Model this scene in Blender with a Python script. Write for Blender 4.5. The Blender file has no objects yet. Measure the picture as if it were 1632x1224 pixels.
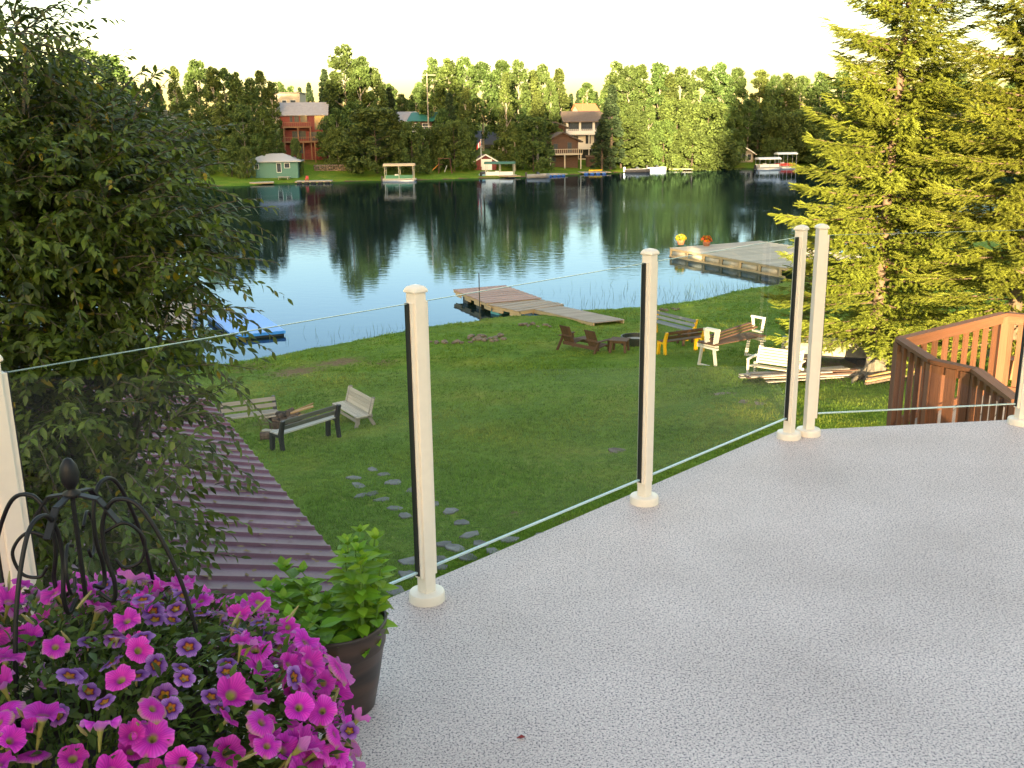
import bpy, math, random
import numpy as np
from mathutils import Vector, Matrix
random.seed(7); RNG = np.random.default_rng(11)
SC = bpy.context.scene; COL = SC.collection
# ---------------------------------------------------------------- camera
FPX = 1560.0; PITCH = math.atan(407/FPX); ROLL = math.radians(.73); CH = 1.556
cp, sp, cr, sr = math.cos(PITCH), math.sin(PITCH), math.cos(ROLL), math.sin(ROLL)
FW = np.array([0, cp, -sp]); U0 = np.array([0, sp, cp]); R0 = np.array([1., 0, 0])
UP = cr*U0 + sr*R0; RT = cr*R0 - sr*U0; CAM = np.array([0, 0, CH])
cd = bpy.data.cameras.new('camera'); cam = bpy.data.objects.new('camera', cd); COL.objects.link(cam)
cd.sensor_width = 36; cd.lens = 36*FPX/1632; cd.clip_start = .05; cd.clip_end = 4000
cam.matrix_world = Matrix(((RT[0], UP[0], -FW[0], 0), (RT[1], UP[1], -FW[1], 0), (RT[2], UP[2], -FW[2], CH), (0, 0, 0, 1)))
SC.camera = cam
# ---------------------------------------------------------------- light
SUN_EL, SUN_AZ = math.radians(5.7), math.radians(5.7)      # low evening sun behind the viewer, a little to the left
W = bpy.data.worlds.new('World'); SC.world = W; W.use_nodes = True
wn = W.node_tree.nodes; wl = W.node_tree.links
sky = wn.new('ShaderNodeTexSky'); sky.sky_type = 'NISHITA'; sky.sun_disc = False
sky.sun_elevation = SUN_EL; sky.sun_rotation = math.pi + SUN_AZ
sky.air_density = 1.0; sky.dust_density = 3.0; sky.ozone_density = .7; sky.altitude = 500
wn['Background'].inputs['Strength'].default_value = .15
wl.new(sky.outputs['Color'], wn['Background'].inputs['Color'])
sd = bpy.data.lights.new('sun', 'SUN'); sd.energy = 5.0; sd.angle = math.radians(.5); sd.color = (1, .80, .50)
sun = bpy.data.objects.new('sun', sd); COL.objects.link(sun)
travel = Vector((math.sin(SUN_AZ)*math.cos(SUN_EL), math.cos(SUN_AZ)*math.cos(SUN_EL), -math.sin(SUN_EL)))
sun.rotation_euler = travel.to_track_quat('-Z', 'Y').to_euler(); sun.location = (0, -30, 30)
SC.view_settings.view_transform = 'Standard'; SC.view_settings.look = 'None'; SC.view_settings.gamma = 1
SC.view_settings.exposure = 2.58; SC.view_settings.use_white_balance = True; SC.view_settings.white_balance_temperature = 7200
SC.render.engine = 'CYCLES'; SC.cycles.max_bounces = 4; SC.cycles.transparent_max_bounces = 10
# ---------------------------------------------------------------- measuring helpers (photo pixel -> place)
def ray(x, y): return FW + RT*(x-816)/FPX - UP*(y-612)/FPX
def atz(x, y, z):
    d = ray(x, y); return CAM + d*(z-CH)/d[2]
def aty(x, y, Y):
    d = ray(x, y); return CAM + d*Y/d[1]
# ---------------------------------------------------------------- materials
MATS = {}
def nodes(m): m.use_nodes = True; return m.node_tree.nodes, m.node_tree.links, m.node_tree.nodes['Principled BSDF']
def mat(name, c, rough=.6, var=.18, scale=6., bump=0., metal=0., c2=None, grain=None, rnd=.0, spec=.5, detail=5):
    if name in MATS: return MATS[name]
    m = bpy.data.materials.new(name); n, l, b = nodes(m)
    tc = n.new('ShaderNodeTexCoord'); mp = n.new('ShaderNodeMapping'); l.new(tc.outputs['Object'], mp.inputs[0])
    mp.inputs['Scale'].default_value = grain or (1, 1, 1)
    nz = n.new('ShaderNodeTexNoise'); nz.inputs['Scale'].default_value = scale; nz.inputs['Detail'].default_value = detail
    if grain or rnd:
        oi = n.new('ShaderNodeObjectInfo'); cx = n.new('ShaderNodeVectorMath'); cx.operation = 'ADD'
        ml = n.new('ShaderNodeMath'); ml.operation = 'MULTIPLY'; ml.inputs[1].default_value = 37
        l.new(oi.outputs['Random'], ml.inputs[0]); l.new(mp.outputs[0], cx.inputs[0]); l.new(ml.outputs[0], cx.inputs[1])
        l.new(cx.outputs[0], nz.inputs['Vector'])
    else: l.new(mp.outputs[0], nz.inputs['Vector'])
    rp = n.new('ShaderNodeValToRGB'); e = rp.color_ramp.elements
    lo = tuple(x*(1-var) for x in c); hi = c2 or tuple(min(1, x*(1+var)) for x in c)
    e[0].position = .3; e[1].position = .7; e[0].color = (*lo, 1); e[1].color = (*hi, 1)
    l.new(nz.outputs['Fac'], rp.inputs[0]); out = rp.outputs[0]
    if rnd:
        hs = n.new('ShaderNodeHueSaturation'); mr = n.new('ShaderNodeMapRange')
        mr.inputs[3].default_value = 1-rnd; mr.inputs[4].default_value = 1+rnd
        l.new(oi.outputs['Random'], mr.inputs[0]); l.new(mr.outputs[0], hs.inputs['Value']); l.new(out, hs.inputs['Color']); out = hs.outputs[0]
    l.new(out, b.inputs['Base Color'])
    b.inputs['Roughness'].default_value = rough; b.inputs['Metallic'].default_value = metal; b.inputs['Specular IOR Level'].default_value = spec
    if bump:
        bp = n.new('ShaderNodeBump'); bp.inputs['Strength'].default_value = bump; bp.inputs['Distance'].default_value = .02
        l.new(nz.outputs['Fac'], bp.inputs['Height']); l.new(bp.outputs[0], b.inputs['Normal'])
    MATS[name] = m; return m
def wood(name, c, var=.3, rnd=.18, rough=.75): return mat(name, c, rough, var, 3, .25, grain=(1.2, 9, 9), rnd=rnd, spec=.25)
def leafmat(name, tint=(1, 1, 1), trans=.35, rough=.5, spec=.3):
    m = bpy.data.materials.new(name); n, l, b = nodes(m)
    at = n.new('ShaderNodeAttribute'); at.attribute_name = 'Col'
    mx = n.new('ShaderNodeMix'); mx.data_type = 'RGBA'; mx.blend_type = 'MULTIPLY'; mx.inputs[0].default_value = 1
    oi = n.new('ShaderNodeObjectInfo'); hs = n.new('ShaderNodeHueSaturation')
    r1 = n.new('ShaderNodeMapRange'); r1.inputs[3].default_value = .8; r1.inputs[4].default_value = 1.2
    l.new(oi.outputs['Random'], r1.inputs[0]); l.new(r1.outputs[0], hs.inputs['Value'])
    r2 = n.new('ShaderNodeMapRange'); r2.inputs[3].default_value = .485; r2.inputs[4].default_value = .51
    ml = n.new('ShaderNodeMath'); ml.operation = 'MULTIPLY'; ml.inputs[1].default_value = 7.31; fr = n.new('ShaderNodeMath'); fr.operation = 'FRACT'
    l.new(oi.outputs['Random'], ml.inputs[0]); l.new(ml.outputs[0], fr.inputs[0]); l.new(fr.outputs[0], r2.inputs[0]); l.new(r2.outputs[0], hs.inputs['Hue'])
    l.new(at.outputs['Color'], mx.inputs[6]); mx.inputs[7].default_value = (*tint, 1)
    l.new(mx.outputs[2], hs.inputs['Color'])
    l.new(hs.outputs[0], b.inputs['Base Color']); b.inputs['Roughness'].default_value = rough; b.inputs['Specular IOR Level'].default_value = spec
    tr = n.new('ShaderNodeBsdfTranslucent'); l.new(hs.outputs[0], tr.inputs['Color'])
    ms = n.new('ShaderNodeMixShader'); ms.inputs[0].default_value = trans
    l.new(b.outputs[0], ms.inputs[1]); l.new(tr.outputs[0], ms.inputs[2]); l.new(ms.outputs[0], n['Material Output'].inputs['Surface'])
    MATS[name] = m; return m
# ---------------------------------------------------------------- object helpers
def thing(name, label, cat, loc=(0, 0, 0), rz=0, group=None):
    o = bpy.data.objects.new(name, None); COL.objects.link(o); o.empty_display_size = .2
    o.location = tuple(map(float, loc)); o.rotation_euler = (0, 0, rz); return tag(o, label, cat, group)
def tag(o, label, cat, group=None):
    o['label'] = label; o['category'] = cat
    if group: o['group'] = group
    return o
def link(name, me, m=None, parent=None):
    o = bpy.data.objects.new(name, me); COL.objects.link(o)
    if m is not None and not me.materials: me.materials.append(m)
    if parent is not None: o.parent = parent
    return o
def smooth(o):
    for p in o.data.polygons: p.use_smooth = True
    return o
class MB:
    def __init__(s): s.v = []; s.f = []
    def add(s, v, f):
        k = len(s.v); s.v += [tuple(map(float, q)) for q in v]; s.f += [tuple(i+k for i in q) for q in f]; return s
    def box(s, c, d, rz=0):
        cs, sn = math.cos(rz), math.sin(rz); v = []
        for i in range(8):
            x, y, z = (d[0]/2*(1 if i & 1 else -1), d[1]/2*(1 if i & 2 else -1), d[2]/2*(1 if i & 4 else -1))
            v.append((c[0]+x*cs-y*sn, c[1]+x*sn+y*cs, c[2]+z))
        return s.add(v, [(0, 2, 3, 1), (4, 5, 7, 6), (0, 1, 5, 4), (2, 6, 7, 3), (0, 4, 6, 2), (1, 3, 7, 5)])
    def beam(s, a, b, w, h, up=(0, 0, 1)):
        a = Vector(a); b = Vector(b); d = (b-a).normalized(); u = Vector(up)
        if abs(d.dot(u)) > .98: u = Vector((0, 1, 0))
        sd_ = d.cross(u).normalized(); u = sd_.cross(d); v = []
        for p in (a, b):
            for q, r in ((-1, -1), (1, -1), (1, 1), (-1, 1)): v.append(p+sd_*q*w/2+u*r*h/2)
        return s.add(v, [(3, 2, 1, 0), (4, 5, 6, 7), (0, 1, 5, 4), (1, 2, 6, 5), (2, 3, 7, 6), (3, 0, 4, 7)])
    def tube(s, pts, r, n=6, cap=True):
        pts = [Vector(p) for p in pts]; rs = r if hasattr(r, '__len__') else [r]*len(pts); v = []; f = []
        ref = None
        for i, p in enumerate(pts):
            d = (pts[min(i+1, len(pts)-1)]-pts[max(i-1, 0)]).normalized()
            if ref is None: ref = Vector((0, 0, 1)) if abs(d.z) < .9 else Vector((1, 0, 0))
            a = (ref - d*ref.dot(d)).normalized(); ref = a; b = d.cross(a)
            for k in range(n):
                t = 2*math.pi*k/n; v.append(p+(a*math.cos(t)+b*math.sin(t))*rs[i])
        for i in range(len(pts)-1):
            for k in range(n): f.append((i*n+k, i*n+(k+1) % n, (i+1)*n+(k+1) % n, (i+1)*n+k))
        if cap: f += [tuple(range(n-1, -1, -1)), tuple(range((len(pts)-1)*n, len(pts)*n))]
        return s.add(v, f)
    def lathe(s, prof, n=24, c=(0, 0, 0)):
        v = []; f = []
        for r, z in prof:
            for k in range(n): t = 2*math.pi*k/n; v.append((c[0]+r*math.cos(t), c[1]+r*math.sin(t), c[2]+z))
        for i in range(len(prof)-1):
            for k in range(n): f.append((i*n+k, i*n+(k+1) % n, (i+1)*n+(k+1) % n, (i+1)*n+k))
        return s.add(v, f+[tuple(range(n-1, -1, -1)), tuple(range((len(prof)-1)*n, len(prof)*n))])
    def prism(s, poly, z0, z1):
        n = len(poly); v = [(x, y, z0) for x, y in poly]+[(x, y, z1) for x, y in poly]
        return s.add(v, [tuple(range(n-1, -1, -1)), tuple(range(n, 2*n))]+[(i, (i+1) % n, n+(i+1) % n, n+i) for i in range(n)])
    def build(s, name, m, parent=None, sm=False):
        me = bpy.data.meshes.new(name); me.from_pydata(s.v, [], s.f); me.update()
        o = link(name, me, m, parent)
        return smooth(o) if sm else o
CUBES = {}
def cube(m):
    if m.name not in CUBES:
        b = MB().box((0, 0, 0), (1, 1, 1)); me = bpy.data.meshes.new('board_'+m.name); me.from_pydata(b.v, [], b.f); me.materials.append(m); CUBES[m.name] = me
    return CUBES[m.name]
def board(name, a, b, w, h, m, parent=None, up=(0, 0, 1)):
    """one board from a to b; width w across, thickness h along up. Boards of one material share a mesh."""
    a = Vector(a); b = Vector(b); d = b-a; L = d.length; d.normalize(); u = Vector(up)
    if abs(d.dot(u)) > .98: u = Vector((0, 1, 0))
    y = u.cross(d).normalized(); z = d.cross(y)
    o = link(name, cube(m), None, parent); c = (a+b)/2
    o.matrix_local = Matrix(((d.x*L, y.x*w, z.x*h, c.x), (d.y*L, y.y*w, z.y*h, c.y), (d.z*L, y.z*w, z.z*h, c.z), (0, 0, 0, 1)))
    return o
def npmesh(name, V, F, m, parent=None, col=None, sm=False, kind=None):
    V = np.asarray(V, np.float32).reshape(-1, 3); F = np.asarray(F, np.int32); k = F.shape[1]
    me = bpy.data.meshes.new(name); me.vertices.add(len(V)); me.vertices.foreach_set('co', V.ravel())
    me.loops.add(F.size); me.loops.foreach_set('vertex_index', F.ravel())
    me.polygons.add(len(F)); me.polygons.foreach_set('loop_start', np.arange(0, F.size, k, dtype=np.int32))
    me.update(calc_edges=True)
    if sm: me.polygons.foreach_set('use_smooth', np.ones(len(F), bool))
    if col is not None:
        a = me.attributes.new('Col', 'FLOAT_COLOR', 'POINT'); c = np.ones((len(V), 4), np.float32); c[:, :3] = col; a.data.foreach_set('color', c.ravel())
    o = link(name, me, m, parent)
    if kind: o['kind'] = kind
    return o
def frames(D, U):
    """rotation matrices with x along D and z near U"""
    D = D/np.linalg.norm(D, axis=1, keepdims=True); Y = np.cross(U, D); Y /= np.linalg.norm(Y, axis=1, keepdims=True)+1e-9
    return np.stack([D, Y, np.cross(D, Y)], axis=2)
def batch(tv, tf, Rm, T, S):
    n, k = len(T), len(tv)
    if np.ndim(S) == 1: S = np.repeat(np.asarray(S)[:, None], 3, 1)
    V = np.einsum('nij,nkj->nki', Rm, tv[None]*S[:, None, :])+T[:, None, :]
    F = (tf[None]+(np.arange(n)*k)[:, None, None]).reshape(-1, tf.shape[1])
    return V.reshape(-1, 3), F
def percol(C, k): return np.repeat(C, k, axis=0)
def unit(n):
    d = RNG.normal(size=(n, 3)); return d/np.linalg.norm(d, axis=1, keepdims=True)
# ---------------------------------------------------------------- terrain
ZW = -8.0
near_px = [(330, 592), (420, 572), (500, 558), (600, 540), (720, 520), (820, 508), (960, 498), (1090, 484), (1200, 462)]
far_px = [(0, 300), (250, 296), (380, 297), (450, 292), (600, 288), (700, 286), (860, 281), (960, 276), (1060, 270), (1150, 268), (1230, 268), (1280, 266)]
NEAR = np.array([(-500, -90), (-110, 8), (-36, 27)]+[tuple(atz(*q, ZW)[:2]) for q in near_px]+[(19, 63), (25, 74), (45, 92), (110, 120), (600, 200)])
FAR = np.array([(-900, 130), (-260, 165)]+[tuple(atz(*q, ZW)[:2]) for q in far_px]+[(120, 246), (260, 250), (900, 240)])
def sdist(P, L, flip):
    best = np.full(len(P), 1e9); sg = np.zeros(len(P))
    for a, b in zip(L[:-1], L[1:]):
        d = b-a; t = np.clip(((P-a)@d)/(d@d), 0, 1); q = P-(a+t[:, None]*d); r = np.hypot(q[:, 0], q[:, 1])
        s_ = d[0]*q[:, 1]-d[1]*q[:, 0]; m = r < best; best[m] = r[m]; sg[m] = np.sign(s_[m])
    return best*sg*flip
def wob(x, y, s): return np.sin(x*s+1.3*np.sin(y*s*.7))*np.cos(y*s*.9+.8*np.sin(x*s*1.1+2))
def smoothstep(t): t = np.clip(t, 0, 1); return t*t*(3-2*t)
def terrain(x, y):
    x = np.atleast_1d(np.asarray(x, float)); y = np.atleast_1d(np.asarray(y, float)); P = np.stack([x, y], 1)
    sn = sdist(P, NEAR, -1)+.35*wob(x, y, .9)+.15*wob(y, x, 2.7); sf = sdist(P, FAR, 1)+.8*wob(x, y, .25)
    zn = np.interp(sn, [-40, -3, 0, 1, 5, 14, 18, 28, 45, 100], [-3, -.7, 0, .34, .60, 1.12, 1.55, 2.5, 2.9, 3.4])
    zf = np.interp(sf, [-40, -3, 0, 1, 12, 30, 60, 120, 900], [-3, -.7, 0, .3, 1.2, 4, 7.5, 10, 16])
    z = ZW+np.maximum(zn, zf)+np.where(np.maximum(zn, zf) > .4, .05*wob(x, y, .45)+.02*wob(y, x, 1.3), 0)
    # unseen rise added behind the house, shaped to keep the low sun off the lawn and off the foot of the far bank
    notch = smoothstep((np.abs(x+11)-13)/5)  # gap shaped in the ridge so the sun reaches the spruces
    rise = smoothstep((-y-70)/190)*(1-smoothstep((-y-280)/90))*(14+notch*(49+4*wob(x, y*0, .05)+2.5*wob(x, y*0, .17)))
    return z+rise
def gz(x, y): return float(terrain(x, y)[0])
def G(px, py):
    d = ray(px, py); t = np.concatenate([np.arange(6, 80, .02), np.arange(80, 500, .1)]); P = CAM+t[:, None]*d
    h = terrain(P[:, 0], P[:, 1]); i = int(np.argmax(P[:, 2] < h)); return P[i]*[1, 1, 0]+[0, 0, h[i]]
# ================================================================ THE SETTING
def ground_material():
    m = bpy.data.materials.new('grass_ground'); n, l, b = nodes(m)
    tc = n.new('ShaderNodeTexCoord')
    def noise(s, d=6, r=.6):
        q = n.new('ShaderNodeTexNoise'); q.inputs['Scale'].default_value = s; q.inputs['Detail'].default_value = d; q.inputs['Roughness'].default_value = r
        l.new(tc.outputs['Object'], q.inputs['Vector']); return q.outputs['Fac']
    def ramp(fac, stops):
        r = n.new('ShaderNodeValToRGB'); e = r.color_ramp.elements
        while len(e) < len(stops): e.new(.5)
        for q, (p, c) in zip(e, stops): q.position = p; q.color = (*c, 1)
        l.new(fac, r.inputs[0]); return r.outputs[0]
    def mix(fac, a, c, mode='MIX'):
        x = n.new('ShaderNodeMix'); x.data_type = 'RGBA'; x.blend_type = mode
        if isinstance(fac, float): x.inputs[0].default_value = fac
        else: l.new(fac, x.inputs[0])
        l.new(a, x.inputs[6]); l.new(c, x.inputs[7]); return x.outputs[2]
    g1 = ramp(noise(.28, 7, .7), [(.30, (.095, .18, .016)), (.5, (.14, .245, .024)), (.70, (.26, .285, .045))])
    g2 = ramp(noise(22, 4, .8), [(.3, (.45, .5, .4)), (.7, (1.25, 1.25, 1.1))])
    g3 = ramp(noise(2.3, 5, .7), [(.35, (.75, .8, .7)), (.65, (1.2, 1.12, 1.1))])
    g = mix(1.0, mix(1.0, g1, g2, 'MULTIPLY'), g3, 'MULTIPLY')
    d = ramp(noise(9, 6, .7), [(.3, (.085, .05, .026)), (.7, (.27, .17, .09))])
    at = n.new('ShaderNodeAttribute'); at.attribute_name = 'Dirt'
    mm = n.new('ShaderNodeMath'); mm.operation = 'MULTIPLY_ADD'; l.new(noise(3.1, 6, .75), mm.inputs[0]); mm.inputs[1].default_value = 1.3; mm.inputs[2].default_value = -.65
    ad = n.new('ShaderNodeMath'); ad.operation = 'ADD'; l.new(at.outputs['Fac'], ad.inputs[0]); l.new(mm.outputs[0], ad.inputs[1])
    rr = n.new('ShaderNodeMapRange'); rr.inputs[1].default_value = .35; rr.inputs[2].default_value = .65; l.new(ad.outputs[0], rr.inputs[0])
    l.new(mix(rr.outputs[0], g, d), b.inputs['Base Color']); b.inputs['Roughness'].default_value = .9; b.inputs['Specular IOR Level'].default_value = .15
    bp = n.new('ShaderNodeBump'); bp.inputs['Strength'].default_value = .6; bp.inputs['Distance'].default_value = .06
    l.new(noise(30, 4, .8), bp.inputs['Height']); l.new(bp.outputs[0], b.inputs['Normal'])
    return m
gx = np.unique(np.round(np.concatenate([np.arange(-1200, -150, 50), np.arange(-150, -40, 3), np.arange(-40, 45, .5), np.arange(45, 150, 4), np.arange(150, 1201, 50)]), 3))
gy = np.unique(np.round(np.concatenate([np.arange(-500, -20, 5), np.arange(-20, 80, .5), np.arange(80, 180, 4), np.arange(180, 300, 1.5), np.arange(300, 500, 10), np.arange(500, 1600, 60)]), 3))
GX, GY = np.meshgrid(gx, gy); GZ = terrain(GX.ravel(), GY.ravel())
ii = np.arange(len(gy)-1)[:, None]*len(gx)+np.arange(len(gx)-1)[None]
gf = np.stack([ii, ii+1, ii+1+len(gx), ii+len(gx)], -1).reshape(-1, 4)
ground = npmesh('ground', np.stack([GX.ravel(), GY.ravel(), GZ], 1), gf, ground_material(), sm=True); ground['kind'] = 'structure'
dirt = np.zeros(len(GZ)); PX, PY = GX.ravel(), GY.ravel()
def patch(p, r, k, ry=None):
    q = ((PX-p[0])/r)**2+((PY-p[1])/(ry or r))**2; np.maximum(dirt, k*np.exp(-q), out=dirt)
for q, r, k in [((470, 592), 1.6, .7), ((540, 578), 1.3, .75), ((610, 578), 1.0, .6), ((400, 585), 1.6, .6), ((450, 668), 1.1, .85), ((505, 757), .5, .5),
                ((1010, 548), 1.3, .5), ((910, 830), .35, .7), ((820, 820), .35, .6), ((1150, 628), .6, .6), ((1205, 642), .7, .55), ((985, 720), .4, .5), ((760, 690), .4, .35),
                ((1400, 585), 3.0, .8), ((1480, 560), 3.2, .8), ((1330, 605), 1.6, .55), ((1590, 560), 3.5, .7), ((1120, 640), .5, .4)]: patch(G(*q), r, k)
np.maximum(dirt, np.where(GZ < ZW+.10, .8, 0), out=dirt)
np.maximum(dirt, np.where((PY > 190) & (GZ > ZW+2.6), .42, 0), out=dirt)
ground.data.attributes.new('Dirt', 'FLOAT', 'POINT').data.foreach_set('value', dirt.astype(np.float32))
# lake
def water_material():
    m = bpy.data.materials.new('lake_water'); n, l, b = nodes(m)
    df = n.new('ShaderNodeBsdfDiffuse'); df.inputs[0].default_value = (.006, .014, .018, 1)
    gl = n.new('ShaderNodeBsdfGlossy'); gl.inputs[0].default_value = (.42, .59, .88, 1); gl.inputs['Roughness'].default_value = .03
    fr = n.new('ShaderNodeFresnel'); fr.inputs[0].default_value = 1.333; mx = n.new('ShaderNodeMixShader')
    l.new(fr.outputs[0], mx.inputs[0]); l.new(df.outputs[0], mx.inputs[1]); l.new(gl.outputs[0], mx.inputs[2]); l.new(mx.outputs[0], n['Material Output'].inputs['Surface'])
    tc = n.new('ShaderNodeTexCoord'); mp = n.new('ShaderNodeMapping'); mp.inputs['Scale'].default_value = (.55, 1.2, 1); l.new(tc.outputs['Object'], mp.inputs[0])
    a = n.new('ShaderNodeTexNoise'); a.inputs['Scale'].default_value = 1.6; a.inputs['Detail'].default_value = 3; l.new(mp.outputs[0], a.inputs['Vector'])
    c = n.new('ShaderNodeTexNoise'); c.inputs['Scale'].default_value = .022; c.inputs['Detail'].default_value = 3; l.new(tc.outputs['Object'], c.inputs['Vector'])
    r = n.new('ShaderNodeMapRange'); r.inputs[1].default_value = .46; r.inputs[2].default_value = .62; r.inputs[3].default_value = .018; r.inputs[4].default_value = .045; l.new(c.outputs['Fac'], r.inputs[0])
    sx = n.new('ShaderNodeSeparateXYZ'); l.new(tc.outputs['Object'], sx.inputs[0])
    def band(a_, b_):
        q = n.new('ShaderNodeMapRange'); q.interpolation_type = 'SMOOTHSTEP'; q.inputs[1].default_value = a_; q.inputs[2].default_value = b_; l.new(sx.outputs[1], q.inputs[0]); return q.outputs[0]
    w1 = n.new('ShaderNodeMath'); w1.operation = 'MULTIPLY'; l.new(band(92, 112), w1.inputs[0]); l.new(band(178, 140), w1.inputs[1])
    nb = n.new('ShaderNodeMapRange'); nb.inputs[1].default_value = .40; nb.inputs[2].default_value = .62; nb.inputs[4].default_value = .10; l.new(c.outputs['Fac'], nb.inputs[0])
    w2 = n.new('ShaderNodeMath'); w2.operation = 'MULTIPLY_ADD'; l.new(w1.outputs[0], w2.inputs[0]); l.new(nb.outputs[0], w2.inputs[1]); l.new(r.outputs[0], w2.inputs[2])
    bp = n.new('ShaderNodeBump'); bp.inputs['Distance'].default_value = .25; l.new(w2.outputs[0], bp.inputs['Strength']); l.new(a.outputs['Fac'], bp.inputs['Height'])
    for q in (df, gl, fr): l.new(bp.outputs[0], q.inputs['Normal'])
    return m
lake = MB().add([(-1200, -60, ZW), (1200, -60, ZW), (1200, 330, ZW), (-1200, 330, ZW)], [(0, 1, 2, 3)]).build('lake_water', water_material()); lake['kind'] = 'structure'
# deck the viewer stands on
P2 = np.array([-.30, 3.06]); P3 = np.array([.56, 3.93]); P4 = np.array([1.42, 4.80]); P5 = np.array([1.535, 4.85]); P6 = np.array([2.705, 4.99])
d1 = (P4-P2)/np.linalg.norm(P4-P2); n1 = np.array([-d1[1], d1[0]]); d2 = (P6-P5)/np.linalg.norm(P6-P5); n2 = np.array([-d2[1], d2[0]]); P1 = P2-d1*1.265
eA = P2-d1*4.6+n1*.10; tc_ = np.linalg.solve(np.array([d1, -d2]).T, (P5+n2*.075)-(P2+n1*.10)); eB = P2+n1*.10+d1*tc_[0]; eC = P5+n2*.075+d2*1.465
def deck_material():
    m = bpy.data.materials.new('speckled_vinyl'); n, l, b = nodes(m); tc = n.new('ShaderNodeTexCoord')
    def nz(s, d, off):
        mp = n.new('ShaderNodeMapping'); mp.inputs['Location'].default_value = (off, off*.7, 0); l.new(tc.outputs['Object'], mp.inputs[0])
        q = n.new('ShaderNodeTexNoise'); q.inputs['Scale'].default_value = s; q.inputs['Detail'].default_value = d; l.new(mp.outputs[0], q.inputs['Vector']); return q.outputs['Fac']
    def mixc(fac, a, c):
        x = n.new('ShaderNodeMix'); x.data_type = 'RGBA'; l.new(fac, x.inputs[0])
        if isinstance(a, tuple): x.inputs[6].default_value = (*a, 1)
        else: l.new(a, x.inputs[6])
        x.inputs[7].default_value = (*c, 1); return x.outputs[2]
    def th(fac, a, c_):
        r = n.new('ShaderNodeMapRange'); r.inputs[1].default_value = a; r.inputs[2].default_value = c_; l.new(fac, r.inputs[0]); return r.outputs[0]
    c = mixc(th(nz(140, 2, 3), .5, .54), (.65, .55, .525), (.49, .41, .40))
    c = mixc(th(nz(160, 2, 9), .56, .6), c, (.17, .15, .165))
    c = mixc(th(nz(150, 2, 21), .62, .66), c, (.70, .66, .60))
    big = n.new('ShaderNodeMix'); big.data_type = 'RGBA'; big.blend_type = 'MULTIPLY'; big.inputs[0].default_value = 1
    r = n.new('ShaderNodeValToRGB'); r.color_ramp.elements[0].color = (.87, .86, .85, 1); r.color_ramp.elements[1].color = (1.06, 1.06, 1.06, 1)
    r.color_ramp.elements[0].position = .3; r.color_ramp.elements[1].position = .65
    l.new(nz(1.7, 8, 1), r.inputs[0]); l.new(c, big.inputs[6]); l.new(r.outputs[0], big.inputs[7]); l.new(big.outputs[2], b.inputs['Base Color'])
    b.inputs['Roughness'].default_value = .55; b.inputs['Specular IOR Level'].default_value = .35
    bp = n.new('ShaderNodeBump'); bp.inputs['Strength'].default_value = .12; bp.inputs['Distance'].default_value = .002; l.new(nz(140, 2, 5), bp.inputs['Height']); l.new(bp.outputs[0], b.inputs['Normal'])
    return m
poly = [tuple(eA), (eA[0], -6.2), (2.98, -6.2), (2.98, float((P5+n2*.075+d2*((2.98-P5[0]-n2[0]*.075)/d2[0]))[1])), tuple(eB)][::-1]
deck = MB().prism([(float(a), float(b)) for a, b in poly], -.16, 0).build('deck', deck_material()); deck['kind'] = 'structure'
fas = MB()
for a, b, nn in ((eA, eB, n1), (eB, eC, n2)): fas.beam((*(a-nn*.012), -.19), (*(b-nn*.012), -.19), .02, .32)
fas.build('fascia', mat('fascia_white', (.6, .58, .54), .5), deck)
for k in range(6):
    q = P2-d1*3+d1*k*1.35-n1*.5; MB().beam((*q, -.16), (*q, -5.6), .14, .14).build('support_post', mat('fascia_white', ()), deck)
# the house behind the viewer (seen only in reflections; its shade lies on the deck and lawn)
hb = thing('house', 'cream sided house behind the deck', 'house', (0, -4.6, 0))
cream = mat('cream_siding', (.55, .48, .38), .6, .06); roofm = mat('brown_shingle', (.11, .085, .07), .9, .3, 20)
MB().box((-8.4, -6.8, -1.4), (19.8, 10.2, 8.0)).build('wall', cream, hb)
MB().add([(-18.9, -.9, 2.45), (1.75, -.9, 2.45), (1.75, -6.8, 3.4), (-18.9, -6.8, 3.4), (-18.9, -12.7, 2.45), (1.75, -12.7, 2.45), (-18.9, -.9, 2.6), (1.75, -.9, 2.6), (1.75, -6.8, 3.6), (-18.9, -6.8, 3.6), (-18.9, -12.7, 2.6), (1.75, -12.7, 2.6)],
     [(0, 1, 2, 3), (3, 2, 5, 4), (6, 9, 8, 7), (9, 10, 11, 8), (0, 6, 7, 1), (4, 5, 11, 10), (0, 3, 9, 6), (3, 4, 10, 9), (1, 7, 8, 2), (2, 8, 11, 5)]).build('roof', roofm, hb)
for x in (-1.2, -5.2): MB().box((x, -1.72, 1.05), (1.7, .1, 2.0)).build('patio_door', mat('dark_glass', (.03, .035, .04), .05, .0), hb)

# ================================================================ RAILINGS
white = mat('white_powder_coat', (.77, .69, .58), .35, .03, 30, spec=.5); rubber = mat('black_gasket', (.012, .012, .013), .5, .1)
def glass_material():
    m = bpy.data.materials.new('pane_glass'); n, l, b = nodes(m)
    t = n.new('ShaderNodeBsdfTransparent'); t.inputs[0].default_value = (.965, .985, .975, 1)
    g = n.new('ShaderNodeBsdfGlossy'); g.inputs['Roughness'].default_value = .004; g.inputs[0].default_value = (1, 1, 1, 1)
    fr = n.new('ShaderNodeFresnel'); fr.inputs[0].default_value = 1.33
    mx = n.new('ShaderNodeMixShader'); l.new(fr.outputs[0], mx.inputs[0]); l.new(t.outputs[0], mx.inputs[1]); l.new(g.outputs[0], mx.inputs[2]); l.new(mx.outputs[0], n['Material Output'].inputs['Surface'])
    return m
GLASS = glass_material(); edge = mat('glass_edge', (.42, .54, .53), .15, .05); edge_d = mat('glass_top_edge', (.16, .24, .23), .2, .05)
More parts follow.
